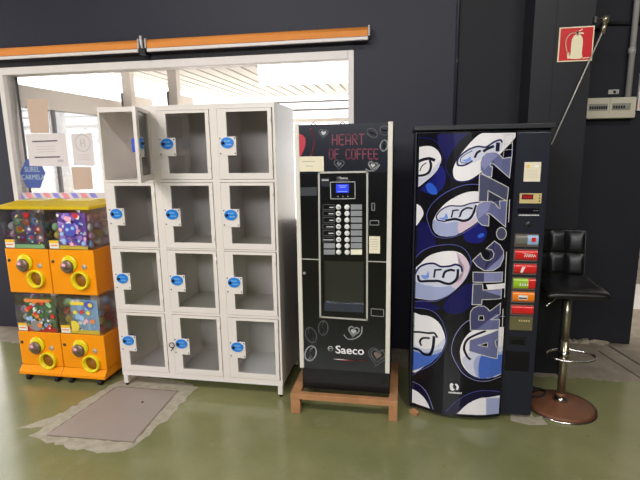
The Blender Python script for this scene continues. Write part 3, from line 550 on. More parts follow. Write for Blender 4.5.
DATA_COFFEE = json.loads('''[["p","navyp",0,[[-0.5939,1.7389],[-0.0878,1.7432],[-0.0872,1.4782],[-0.5974,1.4702]],0],["p","red",1,[[-0.5952,1.6871],[-0.575,1.6894],[-0.5553,1.6753],[-0.5502,1.6478],[-0.5566,1.6149],[-0.5717,1.5819],[-0.5895,1.5599],[-0.5964,1.5599]],0],["l","redd",1,[[-0.5203,1.7182],[-0.5049,1.6907],[-0.5003,1.6579],[-0.5079,1.6142],[-0.52,1.5757]],0.007],["p","gray1",0,[[-0.4467,1.6994],[-0.4461,1.701],[-0.4432,1.7038],[-0.4383,1.7045],[-0.4337,1.7018],[-0.4323,1.6968],[-0.4349,1.6919],[-0.4402,1.6878],[-0.4455,1.6843],[-0.4484,1.6814],[-0.4489,1.6802],[-0.4492,1.6815],[-0.4514,1.685],[-0.4556,1.6896],[-0.4599,1.6948],[-0.4613,1.7002],[-0.4587,1.7047],[-0.4537,1.7063],[-0.4491,1.7045],[-0.4469,1.7011]],0],["c","gray3",0,[[-0.4463,1.7028],[-0.4452,1.7055],[-0.4401,1.7105],[-0.4314,1.7118],[-0.4234,1.7069],[-0.4208,1.6982],[-0.4254,1.6895],[-0.4349,1.6823],[-0.4441,1.676],[-0.4493,1.6709],[-0.4503,1.6687],[-0.4508,1.671],[-0.4546,1.6772],[-0.4621,1.6855],[-0.4697,1.6947],[-0.4722,1.7042],[-0.4676,1.7121],[-0.4586,1.715],[-0.4505,1.7117],[-0.4467,1.7057]],0.004],["p","gray3",0,[[-0.3611,1.5287],[-0.3605,1.5303],[-0.3576,1.5332],[-0.3527,1.534],[-0.3482,1.5312],[-0.3467,1.5262],[-0.3493,1.5212],[-0.3546,1.517],[-0.3598,1.5133],[-0.3627,1.5103],[-0.3633,1.5091],[-0.3635,1.5104],[-0.3657,1.514],[-0.37,1.5186],[-0.3743,1.5239],[-0.3758,1.5294],[-0.3732,1.5339],[-0.3682,1.5357],[-0.3635,1.5338],[-0.3614,1.5304]],0],["c","gray3",0,[[-0.3607,1.5328],[-0.3595,1.5358],[-0.354,1.5414],[-0.3446,1.543],[-0.3358,1.5377],[-0.3329,1.5281],[-0.3379,1.5184],[-0.3481,1.5103],[-0.3581,1.5032],[-0.3637,1.4974],[-0.3648,1.495],[-0.3654,1.4976],[-0.3695,1.5045],[-0.3778,1.5135],[-0.3861,1.5236],[-0.3889,1.5341],[-0.3839,1.5429],[-0.3742,1.5462],[-0.3653,1.5427],[-0.3611,1.536]],0.004],["p","gray1",0,[[-0.1727,1.5182],[-0.1721,1.5195],[-0.1694,1.5218],[-0.1651,1.5221],[-0.1614,1.5193],[-0.1605,1.5148],[-0.1631,1.5106],[-0.168,1.5074],[-0.1727,1.5047],[-0.1755,1.5023],[-0.1761,1.5013],[-0.1762,1.5024],[-0.1778,1.5057],[-0.1811,1.5102],[-0.1844,1.5151],[-0.1853,1.52],[-0.1827,1.5237],[-0.1782,1.5248],[-0.1744,1.5228],[-0.1728,1.5196]],0],["c","gray1",0,[[-0.1708,1.522],[-0.1696,1.5246],[-0.1642,1.5292],[-0.1556,1.5298],[-0.1482,1.5242],[-0.1464,1.5152],[-0.1516,1.5069],[-0.1614,1.5005],[-0.1709,1.495],[-0.1764,1.4902],[-0.1775,1.4881],[-0.1778,1.4905],[-0.181,1.4971],[-0.1877,1.506],[-0.1943,1.5159],[-0.196,1.5257],[-0.1909,1.5332],[-0.1819,1.5353],[-0.1742,1.5313],[-0.171,1.5249]],0.005],["l","gray1",1,[[-0.2109,1.4955],[-0.1887,1.4843],[-0.1557,1.4923],[-0.1367,1.5167]],0.003],["p","gray1",0,[[-0.2804,0.546],[-0.2795,0.548],[-0.2758,0.5515],[-0.27,0.5523],[-0.2649,0.5486],[-0.2637,0.5422],[-0.2673,0.5359],[-0.2741,0.5309],[-0.2806,0.5265],[-0.2844,0.5228],[-0.2852,0.5212],[-0.2854,0.5229],[-0.2875,0.5275],[-0.292,0.5337],[-0.2965,0.5406],[-0.2976,0.5476],[-0.294,0.5533],[-0.2879,0.5552],[-0.2827,0.5526],[-0.2805,0.5482]],0],["c","gray1",0,[[-0.2783,0.5539],[-0.2767,0.5575],[-0.2699,0.5639],[-0.2593,0.5654],[-0.2501,0.5586],[-0.2479,0.5469],[-0.2545,0.5355],[-0.2667,0.5262],[-0.2787,0.5181],[-0.2855,0.5114],[-0.287,0.5085],[-0.2874,0.5117],[-0.2913,0.5201],[-0.2996,0.5314],[-0.3077,0.5439],[-0.3097,0.5568],[-0.3032,0.5671],[-0.292,0.5706],[-0.2825,0.566],[-0.2785,0.5578]],0.006],["l","gray1",1,[[-0.3384,0.5152],[-0.3145,0.4913],[-0.2726,0.4969],[-0.2369,0.5272],[-0.2311,0.5712]],0.004],["p","brown",0,[[-0.1368,0.4085],[-0.1355,0.4112],[-0.1303,0.4159],[-0.1223,0.4166],[-0.1156,0.4111],[-0.1143,0.4021],[-0.1195,0.3936],[-0.129,0.3869],[-0.1381,0.3812],[-0.1434,0.3763],[-0.1446,0.3741],[-0.1447,0.3765],[-0.1474,0.3831],[-0.1533,0.392],[-0.159,0.4018],[-0.1601,0.4117],[-0.155,0.4194],[-0.1465,0.4217],[-0.1396,0.4178],[-0.1368,0.4114]],0],["c","gray3",0,[[-0.1348,0.4117],[-0.1327,0.4167],[-0.1237,0.4256],[-0.1094,0.4277],[-0.0969,0.4185],[-0.0937,0.4025],[-0.1025,0.3867],[-0.1189,0.3738],[-0.1349,0.3626],[-0.144,0.3533],[-0.146,0.3493],[-0.1465,0.3536],[-0.1519,0.3652],[-0.1632,0.3806],[-0.1743,0.3977],[-0.1772,0.4153],[-0.1686,0.4296],[-0.1534,0.4346],[-0.1406,0.4282],[-0.1352,0.4171]],0.005],["c","gray3",0,[[-0.1321,0.4141],[-0.1291,0.4211],[-0.1166,0.4334],[-0.0967,0.4364],[-0.0794,0.4236],[-0.075,0.4014],[-0.0871,0.3795],[-0.1099,0.3616],[-0.1321,0.3459],[-0.1448,0.3329],[-0.1475,0.3274],[-0.1482,0.3334],[-0.1558,0.3495],[-0.1715,0.3709],[-0.187,0.3947],[-0.1909,0.4191],[-0.1789,0.439],[-0.1579,0.4459],[-0.14,0.4371],[-0.1325,0.4216]],0.003],["c","gray3",0,[[-0.1521,1.6723],[-0.1575,1.6677],[-0.1654,1.6657],[-0.1747,1.6666],[-0.1843,1.6703],[-0.1931,1.6764],[-0.2,1.684],[-0.2041,1.6923],[-0.205,1.7003],[-0.2025,1.707],[-0.197,1.7115],[-0.1892,1.7135],[-0.1799,1.7125],[-0.1703,1.7088],[-0.1616,1.7028],[-0.1547,1.6952],[-0.1506,1.6869],[-0.1497,1.6789]],0.004],["l","gray3",1,[[-0.1988,1.7069],[-0.1903,1.6924],[-0.1773,1.6896],[-0.1643,1.6868],[-0.1558,1.6723]],0.004],["c","gray3",0,[[-0.0913,1.6877],[-0.0974,1.6814],[-0.1052,1.6776],[-0.1138,1.6766],[-0.1221,1.6787],[-0.1291,1.6835],[-0.134,1.6905],[-0.1361,1.6989],[-0.1353,1.7075],[-0.1316,1.7154],[-0.1254,1.7216],[-0.1176,1.7254],[-0.109,1.7263],[-0.1008,1.7242],[-0.0938,1.7194],[-0.089,1.7125],[-0.0868,1.7042],[-0.0876,1.6956]],0.004],["l","gray3",1,[[-0.1281,1.7161],[-0.1231,1.7019],[-0.1114,1.7015],[-0.0998,1.7011],[-0.0947,1.687]],0.004],["c","gray1",0,[[-0.1199,1.5925],[-0.126,1.5959],[-0.1306,1.6024],[-0.1331,1.6112],[-0.1332,1.6213],[-0.1309,1.6314],[-0.1264,1.6403],[-0.1204,1.647],[-0.1136,1.6506],[-0.1067,1.6507],[-0.1006,1.6474],[-0.096,1.6409],[-0.0935,1.6322],[-0.0934,1.6221],[-0.0957,1.612],[-0.1001,1.6031],[-0.1061,1.5964],[-0.1129,1.5927]],0.004],["l","gray1",1,[[-0.1054,1.6474],[-0.1154,1.6345],[-0.1133,1.6217],[-0.1111,1.6089],[-0.1211,1.5959]],0.004],["c","gray3",0,[[-0.5223,0.4571],[-0.5337,0.4552],[-0.5457,0.4592],[-0.557,0.4686],[-0.5662,0.4823],[-0.5721,0.4986],[-0.574,0.5155],[-0.5718,0.531],[-0.5657,0.5432],[-0.5564,0.5506],[-0.5451,0.5525],[-0.5331,0.5485],[-0.5219,0.5391],[-0.5128,0.5256],[-0.5069,0.5094],[-0.5049,0.4925],[-0.507,0.477],[-0.5131,0.4647]],0.004],["l","gray3",1,[[-0.5517,0.5473],[-0.5537,0.5192],[-0.5394,0.504],[-0.5251,0.4887],[-0.5271,0.4604]],0.004],["c","gray3",0,[[-0.4658,0.5062],[-0.4757,0.5088],[-0.4842,0.5166],[-0.4902,0.5288],[-0.4931,0.5439],[-0.4924,0.56],[-0.4883,0.5752],[-0.4812,0.5876],[-0.4721,0.5958],[-0.462,0.5988],[-0.4522,0.5962],[-0.4437,0.5884],[-0.4377,0.5763],[-0.4349,0.5613],[-0.4355,0.5453],[-0.4396,0.5301],[-0.4466,0.5176],[-0.4557,0.5093]],0.004],["l","gray3",1,[[-0.4593,0.5942],[-0.4704,0.571],[-0.4639,0.5526],[-0.4574,0.5343],[-0.4686,0.5108]],0.004],["c","gray1",0,[[-0.5602,0.3378],[-0.5701,0.3439],[-0.5768,0.355],[-0.5795,0.3699],[-0.578,0.3866],[-0.5723,0.4032],[-0.5633,0.4177],[-0.5519,0.4282],[-0.5397,0.4336],[-0.5279,0.4333],[-0.5182,0.4272],[-0.5115,0.4162],[-0.5087,0.4015],[-0.5102,0.3848],[-0.5157,0.3682],[-0.5247,0.3537],[-0.5361,0.343],[-0.5484,0.3375]],0.005],["l","gray1",1,[[-0.5264,0.4276],[-0.5455,0.4071],[-0.544,0.3857],[-0.5426,0.3643],[-0.5618,0.3435]],0.005],["l","ledr",0,[[-0.3968,1.6843],[-0.3973,1.63]],0.0056],["l","ledr",0,[[-0.3713,1.6838],[-0.3718,1.6296]],0.0056],["l","ledr",0,[[-0.3971,1.6572],[-0.3715,1.6567]],0.0056],["l","ledr",0,[[-0.3341,1.6839],[-0.3594,1.6844],[-0.3598,1.6303],[-0.3343,1.6299]],0.0056],["l","ledr",0,[[-0.3596,1.6574],[-0.3393,1.657]],0.0056],["l","ledr",0,[[-0.3224,1.6305],[-0.3222,1.6738],[-0.3171,1.6845],[-0.302,1.6842],[-0.297,1.6733],[-0.2971,1.6301]],0.0056],["l","ledr",0,[[-0.3223,1.6522],[-0.297,1.6517]],0.0056],["l","ledr",0,[[-0.2852,1.6308],[-0.2851,1.6847],[-0.2651,1.6843],[-0.26,1.6735],[-0.2651,1.6574],[-0.2852,1.6578]],0.0056],["l","ledr",0,[[-0.2751,1.6576],[-0.26,1.6304]],0.0056],["l","ledr",0,[[-0.2483,1.6848],[-0.2233,1.6843]],0.0056],["l","ledr",0,[[-0.2358,1.6846],[-0.2357,1.6309]],0.0056],["l","ledr",0,[[-0.4157,1.5949],[-0.4113,1.6056],[-0.3985,1.6054],[-0.3943,1.5947],[-0.3946,1.5624],[-0.399,1.5516],[-0.4119,1.5518],[-0.416,1.5626],[-0.4157,1.5949]],0.0056],["l","ledr",0,[[-0.3629,1.6051],[-0.3842,1.6054],[-0.3846,1.5517]],0.0056],["l","ledr",0,[[-0.3844,1.5786],[-0.3673,1.5784]],0.0056],["l","ledr",0,[[-0.3007,1.5992],[-0.3049,1.6046],[-0.3175,1.6048],[-0.3218,1.5942],[-0.3219,1.5621],[-0.3177,1.5513],[-0.305,1.5512],[-0.3008,1.5565]],0.0056],["l","ledr",0,[[-0.2908,1.594],[-0.2865,1.6045],[-0.2739,1.6044],[-0.2697,1.5937],[-0.2697,1.5617],[-0.274,1.551],[-0.2866,1.5511],[-0.2908,1.5619],[-0.2908,1.594]],0.0056],["l","ledr",0,[[-0.2389,1.604],[-0.2598,1.6043],[-0.2598,1.551]],0.0056],["l","ledr",0,[[-0.2598,1.5777],[-0.243,1.5775]],0.0056],["l","ledr",0,[[-0.2082,1.6038],[-0.2291,1.6041],[-0.2289,1.5509]],0.0056],["l","ledr",0,[[-0.229,1.5775],[-0.2123,1.5773]],0.0056],["l","ledr",0,[[-0.1777,1.6035],[-0.1984,1.6038],[-0.1982,1.5507],[-0.1773,1.5505]],0.0056],["l","ledr",0,[[-0.1983,1.5773],[-0.1816,1.5771]],0.0056],["l","ledr",0,[[-0.1472,1.6033],[-0.1679,1.6036],[-0.1675,1.5505],[-0.1468,1.5503]],0.0056],["l","ledr",0,[[-0.1677,1.5771],[-0.1511,1.5769]],0.0056],["c","metal",0,[[-0.4806,0.6224],[-0.4769,1.4773],[-0.2036,1.48],[-0.2017,0.6162]],0.009],["l","metal",0,[[-0.5969,0.9751],[-0.4773,0.9734]],0.005],["l","metal",0,[[-0.2032,0.9705],[-0.0837,0.9696]],0.005],["c","gray1",0,[[-0.4118,1.4232],[-0.2721,1.4251],[-0.271,1.331],[-0.4099,1.3288]],0.0025],["c","gray2",0,[[-0.1777,1.3055],[-0.1621,1.3056],[-0.1618,1.2656],[-0.1769,1.2655]],0.0025],["c","gray2",0,[[-0.1873,1.2069],[-0.1379,1.2074],[-0.1377,1.1824],[-0.1871,1.1817]],0.0025],["c","gray2",0,[[-0.1775,0.6874],[-0.105,0.6846],[-0.1046,0.6419],[-0.1773,0.6445]],0.0025],["p","tape",0,[[-0.5898,1.3935],[-0.4885,1.3963],[-0.4893,1.348],[-0.5885,1.3449]],0],["p","dimb",0,[[-0.4648,1.447],[-0.4161,1.4468],[-0.4166,1.399],[-0.4626,1.3991]],0],["p","gray1",0,[[-0.4603,1.4402],[-0.454,1.4402],[-0.4541,1.4306],[-0.4604,1.4307]],0],["p","gray1",0,[[-0.4522,1.4402],[-0.4459,1.4402],[-0.4461,1.4306],[-0.4524,1.4306]],0],["p","gray1",0,[[-0.4442,1.4402],[-0.4379,1.4401],[-0.438,1.4306],[-0.4443,1.4306]],0],["p","gray1",0,[[-0.4362,1.4401],[-0.4299,1.4401],[-0.43,1.4306],[-0.4363,1.4306]],0],["p","gray1",0,[[-0.4282,1.4401],[-0.4219,1.4401],[-0.422,1.4305],[-0.4283,1.4306]],0],["p","gray2",0,[[-0.3714,1.3465],[-0.3651,1.3465],[-0.3652,1.3397],[-0.3714,1.3397]],0],["p","gray2",0,[[-0.344,1.3466],[-0.3378,1.3466],[-0.3378,1.3398],[-0.3441,1.3398]],0],["p","gray2",0,[[-0.3156,1.3467],[-0.3094,1.3467],[-0.3094,1.3399],[-0.3156,1.3399]],0],["l","gray2",0,[[-0.3764,1.4343],[-0.3029,1.4346]],0.001],["c","gray3",0,[[-0.4553,1.2961],[-0.389,1.2964],[-0.3892,1.269],[-0.4557,1.2685]],0.0015],["p","gray1",0,[[-0.4179,1.2837],[-0.3948,1.2838],[-0.3949,1.2781],[-0.4179,1.278]],0],["p","graybt",0,[[-0.2959,1.2981],[-0.2326,1.2984],[-0.2326,1.269],[-0.296,1.2685]],0],["c","gray3",0,[[-0.4558,1.2593],[-0.3893,1.2598],[-0.3895,1.2323],[-0.4561,1.2316]],0.0015],["p","gray1",0,[[-0.424,1.2469],[-0.3952,1.2472],[-0.3952,1.2414],[-0.4241,1.2411]],0],["p","graybt",0,[[-0.296,1.2617],[-0.2326,1.2622],[-0.2325,1.2326],[-0.2961,1.232]],0],["c","gray3",0,[[-0.4563,1.2218],[-0.3896,1.2225],[-0.3898,1.1947],[-0.4566,1.1939]],0.0015],["p","gray1",0,[[-0.4187,1.2094],[-0.3955,1.2097],[-0.3955,1.2039],[-0.4187,1.2037]],0],["p","graybt",0,[[-0.2961,1.2246],[-0.2325,1.2252],[-0.2324,1.1955],[-0.2961,1.1947]],0],["c","gray3",0,[[-0.4568,1.1835],[-0.3899,1.1843],[-0.3902,1.1564],[-0.4571,1.1555]],0.0015],["p","gray1",0,[[-0.4365,1.1709],[-0.3958,1.1715],[-0.3959,1.1657],[-0.4366,1.1651]],0],["p","graybt",0,[[-0.2962,1.1867],[-0.2324,1.1875],[-0.2323,1.1576],[-0.2962,1.1566]],0],["c","gray3",0,[[-0.4573,1.1455],[-0.3903,1.1465],[-0.3905,1.1185],[-0.4577,1.1174]],0.0015],["p","gray1",0,[[-0.4253,1.1332],[-0.3962,1.1336],[-0.3962,1.1278],[-0.4254,1.1273]],0],["p","graybt",0,[[-0.2962,1.1491],[-0.2323,1.1501],[-0.2322,1.1201],[-0.2963,1.119]],0],["c","gray3",0,[[-0.4578,1.1074],[-0.3906,1.1086],[-0.3908,1.0804],[-0.4582,1.0791]],0.0015],["p","gray1",0,[[-0.455,1.0945],[-0.3965,1.0956],[-0.3966,1.0897],[-0.4551,1.0886]],0],["p","graybt",0,[[-0.2963,1.1114],[-0.2322,1.1125],[-0.2322,1.0823],[-0.2964,1.0811]],0],["p","graybt",0,[[-0.4536,1.0715],[-0.388,1.0728],[-0.3882,1.0434],[-0.4539,1.0419]],0],["p","graybt",0,[[-0.2964,1.0752],[-0.2322,1.0765],[-0.2321,1.0462],[-0.2965,1.0448]],0],["p","graybt",0,[[-0.454,1.0342],[-0.3883,1.0357],[-0.3885,1.0061],[-0.4544,1.0045]],0],["p","cream",0,[[-0.2965,1.0383],[-0.2321,1.0397],[-0.232,1.0093],[-0.2966,1.0077]],0],["p","red",0,[[-0.4124,0.356],[-0.3331,0.3567],[-0.2306,0.359],[-0.2007,0.3635],[-0.3331,0.3528]],0],["p","lid",0,[[-0.4063,0.3583],[-0.3757,0.3603],[-0.3089,0.3576],[-0.3757,0.3552]],0]]''')
b = MB(); b.box(CX0+.012, CX1-.006, CY+.02, 3.24, .285, 1.742, 'black_gloss'); b.box(CX0+.006, CX1, CY+.035, 3.22, .136, .285, 'base_black'); part('cabinet', b, .004)
# door with recess
rx0, rx1, rz0, rz1 = -.455, -.222, .662, .968
b = MB(); x0, x1, z0, z1 = CX0+.026, CX1-.026, .288, 1.742
b.box(x0, rx0, CY, CY+.0195, z0, z1, 'black_gloss'); b.box(rx1, x1, CY, CY+.0195, z0, z1, 'black_gloss'); b.box(rx0, rx1, CY, CY+.0195, z0, rz0, 'black_gloss'); b.box(rx0, rx1, CY, CY+.0195, rz1, z1, 'black_gloss')
door = part('door', b)
b = MB(); k = 0
for kind, c, sm, pts, w in DATA_COFFEE:
    k += 1; yv = CY-.0004-k*.000012; yf = lambda x, yv=yv: yv
    if sm and len(pts) > 2: pts = smooth_pts(pts, kind != 'l', 4)
    if kind == 'p': b.decal(pts, c, yf, clip=(x0, x1, z0, z1))
    else: b.stroke(pts, w*(1.45 if c.startswith('gray') else 1.15), c, yf, kind == 'c')
part('printed_front', b, parent=door)
b = MB(); b.lathe((-.420, CY-.0045, .4256), [(.0165, 0), (.0165, -.001)], 'gray1', 20, 'y'); b.lathe((-.420, CY-.0056, .4256), [(.0125, 0), (.0125, -.0008)], 'black_gloss', 20, 'y'); b.stroke([(-.431, .423), (-.422, .427), (-.413, .428)], .004, 'gray1', lambda x: CY-.0068)
text_into(b, 'Saeco', -.391, .399, .070, 'lid', CY-.005, 'LEFT', 1.06, .0012); text_into(b, 'Saeco', -.36, 1.441, .019, 'gray1', CY-.005, 'LEFT', 1.1, .0004); b.ring((-.367, CY-.005, 1.4475), .0055, .001, 'gray1', 'y', 16, 4); part('maker_lettering', b, parent=door)
b = MB(); b.box(rx0-.004, rx1+.004, CY+.0196, CY+.0199, rz0-.004, rz1+.004, 'recess')
b.box(rx0, rx1, CY-.003, CY+.0195, rz0, rz0+.048, 'tray'); part('cup_station', b, .002, door)
b = MB(); b.box(rx0+.002, rx1-.002, CY+.004, CY+.007, rz0+.05, rz1-.002, 'clear_plastic'); part('cup_window', b, 0, door)
b = MB(); b.box(-.379, -.3065, CY-.004, CY-.0012, 1.364, 1.4125, 'screen_blue'); 
for z_, xa, xb in ((1.402, -.366, -.318), (1.394, -.36, -.325), (1.37, -.37, -.316)): b.box(xa, xb, CY-.0045, CY-.004, z_, z_+.002, 'screen_text')
lab(part('display_screen', b, 0, door), 'lit blue screen')
zb_ = [1.2829, 1.2463, 1.2089, 1.1707, 1.1329, 1.095, 1.0586, 1.0214]
for xx in (-.3663, -.3174):
    for z_ in zb_:
        b = MB(); b.lathe((xx, CY-.001, z_), [(.0148, 0), (.0148, -.004), (.012, -.006)], 'btn', 20, 'y')
        if xx < -.34 and z_ > 1.09: b.stroke([(xx-.004, z_+.002), (xx+.006, z_-.002)], .005, 'gray3', lambda x: CY-.0075)
        part('button', b, 0, door)
for xa, xb in ((CX0, CX0+.026), (CX1-.026, CX1)): lab(part('edge_strip', MB().box(xa, xb, CY-.006, CY+.0195, .289, 1.748, 'alu'), .003), 'pale aluminium strip')
b = MB(); b.box(-.5895, -.447, CY-.0045, CY-.0035, 1.484, 1.568, 'paper_cream'); b.stroke([(-.57, 1.54), (-.50, 1.541)], .003, 'gray2', lambda x: CY-.0047); b.stroke([(-.55, 1.515), (-.51, 1.514)], .003, 'gray2', lambda x: CY-.0047); T(b.build('paper_note', None, loc=(-.52, CY-.004, 1.525), origin=(-.52, CY-.004, 1.525)), 'cream paper note stuck at the upper left of the coffee machine', 'paper')
b = MB(); b.box(-.191, -.1295, CY-.0045, CY-.0035, 1.019, 1.118, 'paper_cream')
for q in range(5): b.stroke([(-.182, 1.10-.014*q), (-.142, 1.10-.014*q)], .002, 'gray2', lambda x: CY-.0047)
T(b.build('paper_note', None, loc=(-.16, CY-.004, 1.07), origin=(-.16, CY-.004, 1.07)), 'small white paper slip stuck at the right of the coffee buttons', 'paper')
b = MB(); b.lathe((-.5716, CY-.001, .8897), [(.009, 0), (.009, -.005), (.004, -.006)], 'gray2', 14, 'y'); part('door_lock', b, 0, door)

